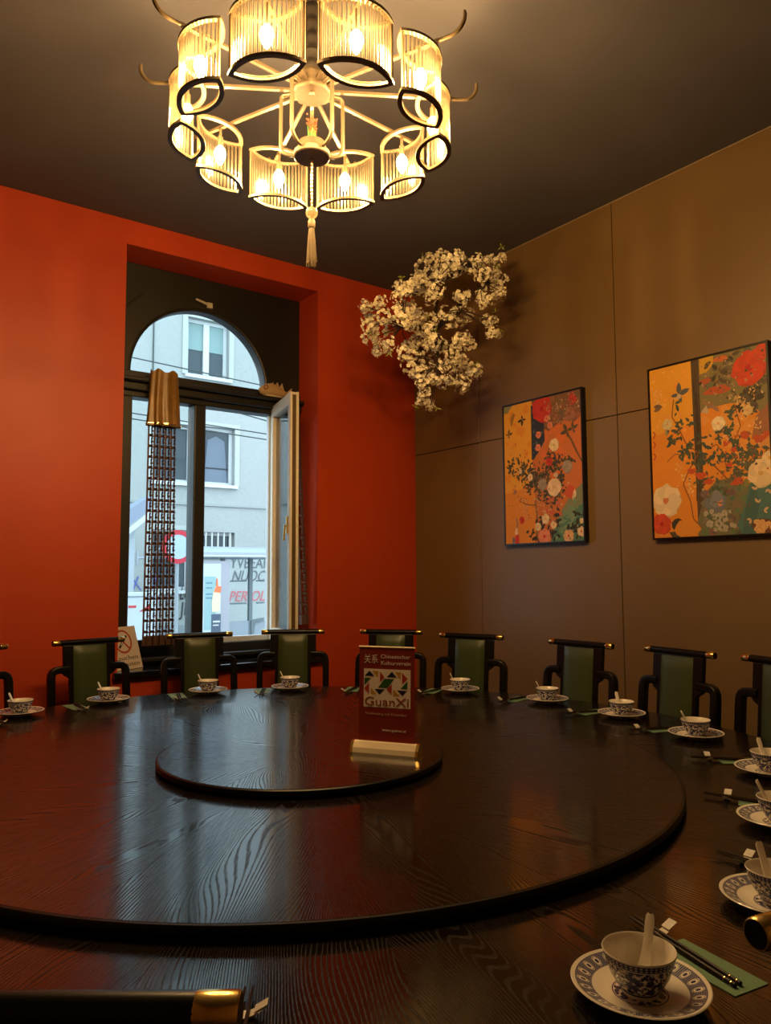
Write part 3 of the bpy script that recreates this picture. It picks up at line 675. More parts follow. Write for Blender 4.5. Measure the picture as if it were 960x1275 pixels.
def art1(poly, blob, flower, leaf, sprig, stroke, fly):
    R_ = random.uniform
    poly(DOR, [(0, 0), (1, 0), (1, 1), (0, 1)]); poly(YEL, [(0, 0), (.385, 0), (.385, .62), (.36, .66), (0, .66)]); poly(ORA, [(0, .64), (.40, .60), (.43, .8), (.40, 1), (0, 1)])
    for k in range(16): blob((.72, .28, .025), R_(.02, .36), R_(.05, .62), R_(.02, .05), 9, .4)
    for k in range(20): blob((.64, .16, .03), R_(.5, 1), R_(.2, .6), R_(.02, .07), 9, .4)
    poly((.19, .095, .050), [(.385, 0), (1, 0), (1, .16), (.75, .19), (.6, .24), (.5, .2)])
    for k in range(22): blob((R_(.14, .30), R_(.07, .13), .05), R_(.55, .98), R_(.0, .19), R_(.025, .055), 9, .4)
    poly((.030, .040, .060), [(.375, .03), (.44, .06), (.54, .17), (.55, .3), (.47, .37), (.40, .42), (.375, .42)])
    for k in range(14): blob((.09, .12, .13), R_(.39, .52), R_(.1, .38), R_(.008, .018), 7, .5)
    poly((.24, .24, .13), [(.0, 0), (.13, 0), (.09, .025), (.06, .05), (0, .05)])
    flower(RED, (.40, .02, .015), .52, .075, .125, 8); flower((.5, .05, .03), (.3, .03, .02), .90, .055, .05)
    flower((.32, .13, .07), (.2, .08, .05), .86, .15, .07); sprig([(.15, .12, .07), (.3, .16, .09)], .74, .1, 26, .07, .045)
    for s, v in ((.46, .34), (.47, .25), (.58, .15), (.62, .2)): flower(PINK, RED, s, v, .035, 5)
    poly((.20, .22, .12), [(1, .62), (.86, .69), (.74, .79), (.68, 1), (1, 1)]); poly(TEAL, [(1, .76), (.86, .79), (.72, .86), (.62, .93), (.6, 1), (1, 1)])
    for k in range(12): blob((.17, .27, .17), R_(.7, .98), R_(.72, .95), R_(.015, .04), 8, .5)
    stroke((.16, .08, .03), [(.82, .27), (.88, .33), (.93, .4), (1, .48)], .022); fly(DK2, .83, .265, .09, 3.6); fly(DK2, .90, .255, .07, 5.2)
    stroke((.24, .12, .04), [(.42, .98), (.43, .8), (.41, .72), (.5, .62), (.62, .56)], .022); stroke((.2, .1, .03), [(.42, .74), (.3, .73), (.2, .70)], .012)
    for s, v, n in ((.16, .41, 14), (.28, .47, 22), (.1, .46, 12), (.36, .52, 30), (.24, .53, 22), (.42, .57, 40), (.5, .53, 26), (.6, .5, 20), (.62, .4, 14), (.7, .45, 22), (.85, .46, 18), (.78, .5, 16), (.6, .62, 30), (.7, .66, 30), (.5, .66, 22), (.34, .62, 20), (.74, .58, 20), (.62, .72, 16)):
        sprig([DK, DK2, (.06, .055, .03), (.11, .09, .05)], s, v, n, .036, .055)
    for s, v, n in ((.48, .86, 20), (.6, .94, 20), (.38, .95, 14), (.9, .92, 22), (.98, .86, 16), (.66, .83, 14), (.55, .98, 14)): sprig([DK, (.03, .03, .022)], s, v, n, .04, .06)
    for s, v, n in ((.25, .71, 20), (.2, .66, 12), (.5, .76, 16), (.46, .7, 14), (.3, .78, 14)): sprig([(.5, .28, .12), (.62, .36, .16), (.4, .13, .04)], s, v, n, .04, .03)
    flower((.78, .56, .36), (.62, .4, .2), .655, .63, .085, 7); flower((.32, .26, .20), (.2, .2, .2), .51, .6, .055); flower((.34, .27, .2), (.25, .2, .18), .82, .5, .06)
    flower((.80, .62, .36), (.6, .4, .12), .665, .34, .06); flower(CRM, PINK, .35, .54, .035, 5); flower((.66, .52, .34), PINK, .22, .49, .022, 5); flower((.6, .5, .34), PINK, .68, .55, .025, 5)
    flower(CRM, YEL, .54, .84, .048, 5); flower((.7, .55, .3), YEL, .44, .89, .04, 5); flower(PINK, RED, .52, .96, .075, 6); flower(CRM, RED, .64, .885, .035, 5); flower((.7, .4, .2), RED, .82, .965, .06, 6); flower(CRM, RED, .97, .94, .045, 5); flower(CRM, YEL, .98, .87, .025, 5)
    flower(RED, (.2, .02, .01), .23, .835, .035, 5); flower(RED, DK, .6, .45, .04, 5)
    for k in range(10): flower((.6, .12, .08), RED, R_(.55, .75), R_(.7, .82), R_(.012, .02), 5)
    blob((.55, .09, .03), .86, .68, .07, 10, .4); leaf(CRM, .9, .72, .09, -1.5); leaf((.55, .45, .28), .88, .73, .07, -1.3)
    blob((.30, .17, .10), .14, .63, .025, 8); stroke((.3, .2, .12), [(.14, .93), (.17, .86), (.15, .82)], .02); blob(CRM, .15, .92, .02, 8, .3, 2.2); blob(RED, .16, .975, .03, 8, .2, 2); blob((.16, .16, .22), .11, .98, .02, 8, .2, 2)
    blob((.36, .18, .03), .12, .105, .022, 9, .4, 3.2, .3); fly(DK, .26, .12, .07, 2.3); fly((.10, .075, .03), .065, .21, .06, 5.5)
    for k in range(18): leaf((.36, .16, .02), R_(.05, .35), R_(.3, .9), R_(.012, .03), R_(0, 6))
    for k in range(70): blob(((.45, .26, .12), (.3, .15, .06), (.6, .4, .2))[k % 3], R_(.55, .98), R_(.01, .2), R_(.004, .011), 6, .6)
    for k in range(60): blob(((.55, .4, .2), (.06, .05, .03), (.5, .1, .04))[k % 3], random.gauss(.45, .2), random.gauss(.6, .12), R_(.004, .010), 6, .6)
    for k in range(40): blob((.22, .3, .2), R_(.66, .98), R_(.72, .99), R_(.004, .012), 6, .6)
def art2(poly, blob, flower, leaf, sprig, stroke, fly):
    R_ = random.uniform
    poly(ORA, [(0, 0), (1, 0), (1, 1), (0, 1)]); poly(YEL, [(0, 0), (.39, 0), (.39, .42), (.2, .5), (0, .52)]); poly((.74, .27, .025), [(0, .4), (.39, .36), (.39, .7), (0, .72)])
    for k in range(60): blob((R_(.72, .84), R_(.28, .42), R_(.03, .1)), R_(.02, .38), R_(.02, .4), R_(.006, .02), 7, .5)
    for k in range(30): blob((.70, .30, .06), R_(.45, .95), R_(.28, .6), R_(.02, .05), 8, .5)
    poly((.20, .17, .07), [(.45, 0), (1, 0), (1, .40), (.93, .36), (.86, .3), (.7, .285), (.55, .29), (.45, .31)])
    for k in range(20): blob((R_(.1, .26), R_(.10, .2), R_(.05, .1)), R_(.5, 1), R_(0, .25), R_(.02, .055), 9, .4)
    poly((.62, .35, .03), [(.46, 0), (.58, 0), (.575, .05), (.52, .085), (.46, .09)]); leaf(DK2, .5, .07, .08, -.9); leaf(DK2, .5, .05, .07, -.4)
    blob((.45, .09, .03), .6, .2, .12, 12, .25, .28); blob((.42, .10, .03), .5, .135, .06, 10, .3, .35); blob((.6, .14, .04), .64, .03, .06, 9, .3, .4)
    sprig([(.09, .07, .045), (.14, .10, .06), DK], .68, .09, 30, .07, .07); sprig([(.30, .22, .12), (.18, .13, .08)], .73, .13, 30, .05, .04); sprig([DK, (.09, .08, .05)], .86, .27, 36, .06, .09); sprig([(.10, .08, .05)], .96, .16, 20, .04, .06)
    flower((.64, .060, .018), (.48, .02, .012), .86, .115, .13, 8); flower((.62, .07, .02), (.5, .04, .02), .97, .04, .06, 6)
    poly((.32, .13, .06), [(.9, .38), (1, .32), (1, .5), (.86, .5)]); poly((.6, .27, .07), [(.88, .51), (.94, .48), (1, .49), (1, .56), (.9, .55)])
    poly((.085, .055, .028), [(.385, 0), (.452, 0), (.462, 1), (.40, 1)])
    for k in range(16): stroke((.05, .03, .015), [(R_(.39, .45), R_(0, .9)), (R_(.39, .45), R_(0, .95))], .005)
    poly((.16, .15, .08), [(.46, .78), (.56, .70), (.7, .69), (.86, .76), (.8, 1), (.4, 1), (.38, .95)])
    for k in range(60): blob((R_(.06, .24), R_(.08, .2), R_(.06, .12)), R_(.45, .84), R_(.72, .99), R_(.012, .04), 8, .5)
    poly((.075, .17, .15), [(1, .70), (.84, .72), (.79, .84), (.72, .95), (.76, 1), (1, 1)]); poly((.06, .13, .12), [(.87, .70), (.9, .85), (.84, 1), (.76, 1), (.79, .86)])
    VN = (.23, .085, .02)
    stroke(VN, [(.22, .2), (.2, .3), (.26, .38), (.32, .47), (.42, .53), (.48, .55)], .010); stroke(VN, [(.46, .56), (.56, .62), (.66, .7)], .012); stroke(VN, [(.42, .54), (.34, .62), (.28, .7), (.34, .8), (.36, .9), (.42, .95)], .010); stroke(VN, [(.3, .54), (.22, .52), (.14, .56)], .007); stroke(VN, [(.5, .52), (.58, .5), (.64, .56), (.66, .66)], .008); stroke(VN, [(.74, .3), (.78, .42), (.72, .5), (.7, .56)], .008)
    for s, v, n in ((.24, .24, 5), (.26, .37, 8), (.34, .35, 6), (.2, .44, 10), (.23, .42, 6), (.34, .49, 20), (.3, .52, 14), (.46, .48, 10), (.44, .56, 8), (.6, .44, 16), (.68, .42, 16), (.7, .36, 12), (.56, .56, 12), (.62, .58, 8), (.36, .57, 6), (.74, .50, 12), (.8, .54, 14), (.7, .58, 12), (.46, .61, 10)): sprig([DKG, (.06, .09, .07), (.08, .09, .05)], s, v, n, .026, .055)
    for s, v, n in ((.78, .6, 20), (.88, .56, 20), (.7, .68, 20), (.82, .66, 22), (.6, .76, 20), (.42, .68, 14), (.9, .62, 18)): sprig([(.07, .085, .05), (.13, .11, .06), (.09, .1, .07)], s, v, n, .045, .06)
    for s, v, r in ((.66, .5, .035), (.8, .47, .05), (.92, .5, .05), (.98, .48, .04), (.72, .54, .03), (.36, .63, .045), (.44, .66, .05), (.5, .7, .04), (.74, .72, .05), (.68, .62, .03)): blob((.52, .085, .022), s, v, r, 9, .45, .6)
    for s, v, n in ((.28, .6, 12), (.3, .68, 12), (.34, .73, 16), (.06, .14, 14), (.07, .2, 14), (.8, .3, 14), (.84, .34, 12), (.76, .26, 10), (.9, .42, 12), (.66, .46, 10), (.9, .24, 8), (.06, .93, 16), (.12, .96, 14)): sprig([(.70, .42, .16), (.76, .5, .22), (.66, .3, .1)], s, v, n, .03, .028)
    fly((.10, .11, .13), .27, .18, .105, 5.35); blob((.55, .42, .3), .27, .19, .02, 8); leaf((.16, .10, .07), .03, .22, .09, .2); leaf((.2, .12, .09), .03, .25, .08, -.3)
    flower((.66, .55, .30), (.6, .35, .1), .155, .34, .045, 6); leaf((.3, .3, .16), .14, .37, .06, 1.4); flower((.80, .66, .44), (.7, .4, .15), .6, .385, .055, 6); flower((.7, .5, .22), PINK, .84, .34, .04, 5)
    blob((.28, .15, .1), .53, .27, .05, 9, .5, .5, .5); blob((.5, .38, .25), .5, .3, .03, 9, .5); leaf((.3, .16, .1), .56, .28, .08, .8)
    flower((.80, .62, .40), (.60, .20, .08), .12, .785, .13, 7); flower((.64, .075, .022), (.40, .02, .01), .07, .92, .085, 7); blob(DK, .22, .93, .055, 9, .2, 1); leaf(DK2, .14, .97, .13, .5)
    blob((.66, .26, .03), .3, .96, .11, 12, .2, .7)
    flower((.78, .58, .33), (.62, .36, .12), .92, .685, .10, 7); flower((.78, .6, .36), YEL, .99, .61, .055, 6); blob((.15, .16, .19), .56, .83, .09, 12, .35, 1.0); blob((.20, .21, .25), .57, .80, .05, 9, .4, 1.4); blob(PINK, .59, .825, .025, 7, .5)
    for s, v in ((.88, .77), (.97, .77), (.89, .84), (.93, .88), (.83, .92)): leaf((.6, .38, .22), s, v, .045, s*40); leaf((.6, .42, .26), s, v, .035, s*40+1.2)
    blob((.14, .05, .02), .93, .965, .09, 12, .2, .7)
    for k in range(22): flower((.72, .42, .17), (.5, .2, .05), R_(.86, .99), R_(.935, .99), .018, 5)
    for k in range(18): flower((.42, .38, .3), (.3, .25, .2), R_(.46, .72), R_(.86, .97), R_(.014, .03), 5)
    for k in range(80): blob(((.42, .3, .16), (.08, .07, .04), (.36, .18, .08))[k % 3], R_(.48, .99), R_(.01, .27), R_(.004, .011), 6, .6)
    for k in range(90): blob(((.62, .42, .2), (.07, .09, .06), (.5, .1, .03), (.1, .08, .05))[k % 4], random.gauss(.7, .16), random.gauss(.58, .1), R_(.004, .011), 6, .6)
    for k in range(40): leaf((.12, .12, .07), R_(.48, .84), R_(.72, .98), R_(.02, .04), R_(0, 6))
    for v in (.37, .43, .5): stroke((.5, .09, .03), [(.02, v), (.04, v+.02), (.02, v+.04)], .012)
painting((XW, 3.5165, 1.620), .720, 1.012, .042, 'narrow left painting of dark bush and flowers on yellow and orange', art1)
painting((XW, 2.302, 1.614), .722, 1.020, .042, 'right painting with blue butterfly and vine across a brown post', art2)

# ------------------------------------------------------------------ blossom branch in the corner
BL = [(2.75,3.97,3.17,0.043), (2.79,3.86,3.17,0.049), (2.83,4.02,3.13,0.065), (2.83,3.87,3.09,0.056), (2.73,3.9,3.01,0.049), (2.84,4.03,2.98,0.058), (3.05,4.2,3.12,0.076), (3.07,4.11,3.13,0.045), (3.01,4.14,2.97,0.068), (2.89,3.88,2.93,0.05), (2.92,4.06,2.92,0.037), (2.94,3.84,3.3,0.043), (2.9,3.82,3.22,0.042), (2.92,3.76,3.24,0.056), (2.99,3.77,3.31,0.05), (3.27,4.0,3.56,0.061), (3.29,3.92,3.58,0.068), (3.33,3.87,3.6,0.06), (3.36,3.85,3.55,0.075), (3.21,3.58,3.46,0.064), (3.28,3.6,3.51,0.029), (3.27,3.82,3.45,0.052), (3.39,3.79,3.5,0.052), (3.24,3.99,3.45,0.076), (3.3,3.95,3.44,0.076), (3.08,3.62,3.24,0.056), (3.18,3.88,3.36,0.059), (3.24,3.88,3.3,0.052), (3.09,3.88,3.34,0.044), (2.91,3.82,3.11,0.064), (3.06,3.89,3.19,0.058), (2.92,3.76,3.05,0.056), (3.26,4.05,3.22,0.069), (3.3,3.97,3.18,0.068), (3.11,3.91,3.09,0.059), (3.12,3.76,3.03,0.05), (3.15,4.1,3.28,0.046), (3.3,3.79,3.19,0.059), (3.45,3.87,3.2,0.076), (3.5,3.81,3.22,0.06), (3.3,3.75,3.11,0.051), (3.33,3.65,3.25,0.058), (3.37,3.74,3.3,0.044), (3.38,3.61,3.47,0.058), (3.3,3.49,3.45,0.042), (3.41,3.5,3.44,0.064), (3.64,3.65,3.59,0.053), (3.4,3.35,3.44,0.021), (3.3,3.43,3.33,0.056), (3.57,3.6,3.45,0.059), (3.48,3.45,3.35,0.05), (3.56,3.55,3.34,0.059), (3.49,3.56,3.36,0.058), (3.44,3.53,3.23,0.057), (3.73,3.72,3.37,0.046), (3.46,3.42,3.25,0.028), (3.43,3.58,3.26,0.051), (3.36,3.5,3.17,0.028), (3.55,3.65,3.13,0.052), (3.45,3.49,3.08,0.029), (3.47,3.53,3.01,0.05), (3.65,3.66,3.06,0.03), (3.15,3.75,2.94,0.065), (3.28,3.81,2.95,0.051), (3.37,3.97,2.98,0.046), (3.05,3.69,2.91,0.035), (3.2,3.55,2.92,0.056), (3.31,3.58,2.92,0.05), (3.48,3.79,3.05,0.038), (3.37,3.78,2.96,0.044), (2.98,3.84,2.86,0.057), (3.05,3.84,2.86,0.05), (2.99,3.8,2.77,0.056), (3.1,3.9,2.75,0.044), (3.0,3.71,2.71,0.049), (3.25,3.94,2.86,0.052), (3.31,4.02,2.83,0.046), (3.27,4.06,3.06,0.061), (3.23,3.96,2.97,0.045), (3.23,4.11,3.02,0.054), (3.16,3.57,2.82,0.056), (3.28,3.65,2.81,0.057), (3.47,3.95,2.87,0.054), (3.5,3.8,2.85,0.053), (3.41,3.64,2.77,0.058), (3.61,3.83,2.81,0.031), (3.43,3.76,2.79,0.044), (3.45,3.88,2.78,0.053), (3.2,3.72,2.79,0.05), (3.15,3.69,2.7,0.057), (3.26,3.78,2.69,0.044), (3.1,3.7,2.68,0.042), (3.34,3.68,2.68,0.058), (3.54,3.91,2.72,0.046), (3.26,3.71,2.69,0.036), (3.01,3.69,2.64,0.049), (3.03,3.7,2.58,0.049), (3.05,3.77,2.54,0.035), (3.3,3.98,2.6,0.038), (3.17,3.81,2.52,0.029), (3.1,3.81,2.59,0.036)]
bt = thing('blossom_branch', 'big cream artificial blossom branch hanging in the ceiling corner', 'branch', (3.7, 4.6, 3.1))
BO = Vector((3.7, 4.6, 3.1))
def petal_cluster(nf, R_):
    b = MB(); lf = []
    for k in range(nf):
        v = Vector((random.gauss(0, 1), random.gauss(0, 1), random.gauss(0, 1))).normalized(); c = v*R_*random.uniform(.55, 1)
        q = (v+Vector((random.uniform(-.5, .5), random.uniform(-.5, .5), random.uniform(-.5, .5)))).normalized().to_track_quat('Z', 'Y').to_matrix().to_4x4()
        T = Matrix.Translation(c) @ q; pr = random.uniform(.013, .019)/.055*R_ if False else random.uniform(.011, .016)
        for j in range(5):
            a = 2*pi*j/5; ca, sa = cos(a), sin(a); pts = [(0, 0, 0), (.55, .42, .25), (1.0, .30, .42), (1.0, -.30, .42), (.55, -.42, .25)]
            b.add([(pr*(x*ca-y*sa), pr*(x*sa+y*ca), pr*z) for x, y, z in pts], [(0, 2, 1), (0, 3, 2), (0, 4, 3)], 0, False, T)
        b.add([(.003, 0, .002), (-.0015, .0026, .002), (-.0015, -.0026, .002), (0, 0, .006)], [(0, 1, 3), (1, 2, 3), (2, 0, 3)], 1, False, T)
    return b.mesh('blossom_cluster', [MAT['petal'], flat('stamen', (.45, .30, .06))])
VAR = [petal_cluster(32, .056) for _ in range(7)]
def leaf_me():
    b = MB()
    for k in range(4):
        T = Matrix.Rotation(k*1.7, 4, 'Z') @ Matrix.Rotation(-.9+.3*k % 1, 4, 'Y')
        b.add([(0, 0, 0), (.014, .006, .002), (.036, 0, -.003), (.014, -.006, .002)], [(0, 1, 2, 3)], 0, False, T)
    return b.mesh('leaf_tuft', MAT['leaf'])
LM = leaf_me()
for i, (x, y, z, r) in enumerate(BL):
    o = link('blossom_cluster', VAR[i % 7], bt, Vector((x, y, z))-BO, rot=(random.uniform(0, 6), random.uniform(0, 6), random.uniform(0, 6)))
    o['kind'] = 'stuff'; o.scale = (r/.054,)*3 if r > .03 else (.6,)*3
tw = MB()
hub = Vector((3.42, 4.08, 3.14))
hubs = [Vector(p) for p in ((3.05, 3.95, 3.08), (3.28, 3.85, 3.42), (3.48, 3.58, 3.36), (3.28, 3.8, 2.98), (3.2, 3.74, 2.78), (3.4, 3.8, 2.84), (3.4, 3.75, 3.2))]
def limb(p0, p1, r0, r1, sag):
    m = (p0+p1)/2+Vector((random.uniform(-.03, .03), random.uniform(-.03, .03), sag)); tw.tube([p0, (p0+m)/2+Vector((0, 0, sag*.3)), m, (m+p1)/2, p1], [r0, (r0*2+r1)/3, (r0+r1)/2, (r0+2*r1)/3, r1], 6)
limb(Vector((3.912, 4.90, 3.30)), hub, .024, .017, .04)
for h_ in hubs: limb(hub, h_, .015, .008, .03)
put('branch', tw, MAT['twig'], bt, -BO)
tw = MB()
for x, y, z, r in BL:
    p = Vector((x, y, z)); h_ = min(hubs, key=lambda q: (q-p).length); limb(h_, p, .0045, .0022, .015)
put('twigs', tw, MAT['twig'], bt, -BO)
for x, y, z in ((3.37, 3.33, 3.50), (2.72, 3.86, 2.96), (2.95, 3.82, 3.36), (3.03, 3.80, 2.50), (2.9, 3.9, 2.86), (3.15, 3.72, 2.5), (3.2, 3.92, 3.6), (3.42, 3.42, 3.4), (3.44, 3.46, 3.12), (3.5, 3.45, 3.0), (3.12, 3.68, 3.0), (3.3, 3.72, 2.68), (3.22, 3.9, 3.18), (3.4, 3.4, 3.3), (3.4, 3.6, 2.8)):
    link('leaf_tuft', LM, bt, Vector((x, y, z))-BO, rot=(random.uniform(0, 6), random.uniform(-1, 1), random.uniform(0, 6)))

# ------------------------------------------------------------------ curtains
KEY = ["1111111.", "1.....1.", "1.111.1.", "1.1.1.1.", "1.1...1.", "1.11111.", "1.......", "1111111."]
def lace(rows, strips, width, amp, z1, cell, seed):
    """folded strip of openwork key pattern; strips alternate key columns and solid bands"""
    b = MB(); cols = []; rnd = random.Random(seed)
    pat = []
    for k in range(strips):
        pat += ['k%d' % i for i in range(8)]+['s', 's', 't']
    nC = len(pat); 
    def pos(i):
        t = i/nC; return (-width/2+width*t+.012*sin(t*strips*2*pi), amp*cos(t*strips*2*pi))
    for r in range(rows):
        zt = z1-r*cell; run = []
        for i, p in enumerate(pat):
            on = p == 's' or (p[0] == 'k' and KEY[r % 8][int(p[1])] == '1') or (p == 't' and r % 4 == 0) or r > rows-8
            if on:
                x0, y0 = pos(i); x1, y1 = pos(i+1.02); fl = 1+.12*r/rows
                vs = [(x0*fl, y0, zt), (x1*fl, y1, zt), (x1*fl, y1, zt-cell*1.02), (x0*fl, y0, zt-cell*1.02)]
                vs += [(x, y+.0016, z) for x, y, z in vs]
                b.add(vs, [(0, 1, 2, 3), (7, 6, 5, 4), (0, 4, 5, 1), (3, 2, 6, 7)])
    return b
cu = thing('lace_curtain', 'brown key-pattern lace curtain hanging at the window under a gold satin top', 'curtain', (1.832, 5.09, 2.83))
b = MB(); n = 60; m = 14; vs = []
for j in range(m+1):
    t = j/m; w = .092+.018*t; z = -.0-.385*t
    for i in range(n):
        a = 2*pi*i/n; rr = 1+.13*cos(a*9+.6*sin(t*3))*(.5+.5*t)
        vs.append((w*rr*cos(a), .052*rr*sin(a)*(1-.2*(1-t)), z+(.012*sin(a*5) if j == 0 else 0)))
b.add(vs, [(j*n+i, j*n+(i+1) % n, (j+1)*n+(i+1) % n, (j+1)*n+i) for j in range(m) for i in range(n)], 0, True)
put('satin_top', b, MAT['velvet'], cu, angle=80)
b = MB(); P = [(.112*(1+.1*cos(9*a))*cos(a), .054*(1+.1*cos(9*a))*sin(a), -.372) for a in [2*pi*i/50 for i in range(50)]]
b.tube(P, .008, 6, 0, None, True); put('gold_hem', b, MAT['gold'], cu)
o = put('lace_strip', lace(162, 5, .198, .022, -.375, .0093, 1), MAT['lace'], cu); o['kind'] = 'stuff'
b = MB().tube([(0, 0, -.01), (0, .06, .008), (0, .15, .008)], .006, 6); put('curtain_hook', b, MAT['brass'], cu)
c2 = thing('lace_curtain', 'second brown key-pattern lace curtain gathered behind the open sash at right reveal', 'curtain', (2.818, 5.0, 2.62))
o = put('lace_strip', lace(150, 2, .10, .03, 0, .0105, 2), flat('rosy_lace', (.17, .10, .075)), c2, rot=(0, rad(-3), 0)); o['kind'] = 'stuff'
put('curtain_hook', MB().tube([(0, 0, -.004), (.06, .10, .03), (.173, .20, .04)], .002, 6), MAT['black'], c2)

# ------------------------------------------------------------------ gilded fish on the transom
fs = thing('fish_ornament', 'tan gilded fish ornament lying on the window transom above open sash', 'ornament', (2.735, 5.165, 2.785))
b = MB(); n = 16; st = [(-.14, .006, .008, .045), (-.125, .028, .026, .045), (-.09, .046, .040, .050), (-.04, .055, .044, .056), (.02, .045, .036, .052), (.07, .028, .022, .044), (.105, .014, .012, .038)]
vs = []
for x, hz, hy, zc in st:
    for i in range(n): a = 2*pi*i/n; vs.append((x, hy*cos(a), zc+hz*sin(a)))
b.add(vs, [(k*n+i, k*n+(i+1) % n, (k+1)*n+(i+1) % n, (k+1)*n+i) for k in range(len(st)-1) for i in range(n)], 0, True)
b.f.append(list(range(n))[::-1]); b.mi.append(0); b.sm.append(False); b.f.append([(len(st)-1)*n+i for i in range(n)]); b.mi.append(0); b.sm.append(False)
put('body', b, MAT['fish'], fs)
b = MB()
for x, h_ in ((-.03, .035), (.01, .04), (.05, .035)): b.prism([(x-.02, .085-.2*abs(x)), (x+.03, .075-.3*abs(x)), (x+.012, .085+h_)], -.004, .004, 'y')
put('dorsal_fin', b, MAT['fish'], fs)
put('tail_fin', MB().prism([(.095, .03), (.145, .0), (.13, .045), (.15, .095), (.095, .05)], -.005, .005, 'y'), MAT['fish'], fs)
put('belly_fin', MB().prism([(-.08, .012), (.03, .012), (.06, -.0), (-.10, 0.0)], -.03, .03, 'y'), flat('pale_fin', (.55, .45, .38)), fs)
put('eye', MB().lathe([(0, .0), (.020, .0), (.022, .006), (.012, .009), (.011, .005), (0, .005)], 16, 0, Matrix.Translation((-.098, -.034, .062)) @ Matrix.Rotation(rad(90), 4, 'X')), flat('eye_ring', (.30, .16, .05)), fs)
put('pupil', MB().lathe([(0, .004), (.009, .004), (.006, .010), (0, .011)], 12, 0, Matrix.Translation((-.098, -.034, .062)) @ Matrix.Rotation(rad(90), 4, 'X')), flat('eye_white', (.7, .66, .6)), fs)

# ------------------------------------------------------------------ no smoking card on the sill
ns = thing('no_smoking_sign', 'white no smoking card leaning in the left corner of the window sill', 'sign', (1.635, 5.045, .810), rad(30))
card = put('card', MB().box(-.165, .105, -.0015, .0015, 0, .285), flat('card_cream', (.66, .56, .44)), ns, rot=(rad(-17), 0, 0))
crd = flat('card_red', (.42, .05, .02)); cbk = flat('card_black', (.05, .035, .02))
ringp = lambda r: [(r*cos(2*pi*i/40), r*sin(2*pi*i/40)) for i in range(40)]
b = MB(); o_, i_ = ringp(.079), ringp(.066); k = 40
b.add([(x-.03, -.0025, .185+z) for x, z in o_]+[(x-.03, -.0025, .185+z) for x, z in i_], [(j, (j+1) % k, k+(j+1) % k, k+j) for j in range(k)])
put('red_ring', b, crd, card)
put('cigarette', MB().prism([(-.048, -.034), (-.036, -.046), (.046, .032), (.034, .044)], -.0022, -.0016, 'y', 0, Matrix.Translation((-.03, 0, .185))), cbk, card)
put('cigarette_paper', MB().prism([(-.024, -.021), (-.020, -.025), (.030, .022), (.026, .027)], -.0025, -.0017, 'y', 0, Matrix.Translation((-.03, 0, .185))), MAT['cream'], card)
put('red_slash', MB().prism([(-.053, .045), (-.045, .053), (.053, -.045), (.045, -.053)], -.0029, -.0016, 'y', 0, Matrix.Translation((-.03, 0, .185))), crd, card)
text('lettering', 'Rauchen', .042, cbk, card, (-.03, -.002, .076), FR, width=.215); text('lettering', 'verboten', .042, cbk, card, (-.03, -.002, .034), FR, width=.225)

# ------------------------------------------------------------------ street outside
GZ = -.72
struct('ground', MB().box(-12, 26, 5.4, 24, GZ-.1, GZ), flat('asphalt', (.16, .17, .17), .9))
FY = 16.0
bd = thing('apartment_building', 'pale grey plastered apartment house across the street behind the window', 'building', (7, FY, GZ))
def bput(name, mb, m): return put(name, mb, m, bd, (-7, -FY, -GZ))
wins = [(6.272, 7.27, 5.87, 7.19, 'w1'), (6.68, 7.44, 3.43, 4.745, 'w2'), (5.55, 6.44, 3.43, 4.72, 'w3'), (6.65, 7.47, 1.86, 2.36, 'bars'), (5.55, 6.43, 1.07, 2.385, 'low'),
        (8.75, 9.75, 5.87, 7.19, 'w1'), (8.75, 9.6, 3.43, 4.745, 'w2'), (3.2, 4.2, 5.87, 7.19, 'w1'), (3.2, 4.1, 3.43, 4.745, 'w2')]
xs = sorted({-3, 17} | {w[0] for w in wins} | {w[1] for w in wins}); zs = sorted({GZ, 12} | {w[2] for w in wins} | {w[3] for w in wins})
b = MB()
for i in range(len(xs)-1):
    for j in range(len(zs)-1):
        mx, mz = (xs[i]+xs[i+1])/2, (zs[j]+zs[j+1])/2
        if not any(w[0] < mx < w[1] and w[2] < mz < w[3] for w in wins): b.box(xs[i], xs[i+1], FY, FY+.3, zs[j], zs[j+1])
bput('wall', b, MAT['plaster'])
wf = flat('white_window_frame', (.50, .52, .52), .4); dg = flat('dark_room_glass', (.045, .06, .07), .08); bl_ = flat('window_blind', (.20, .29, .28)); ins = flat('dark_room', (.03, .035, .04))
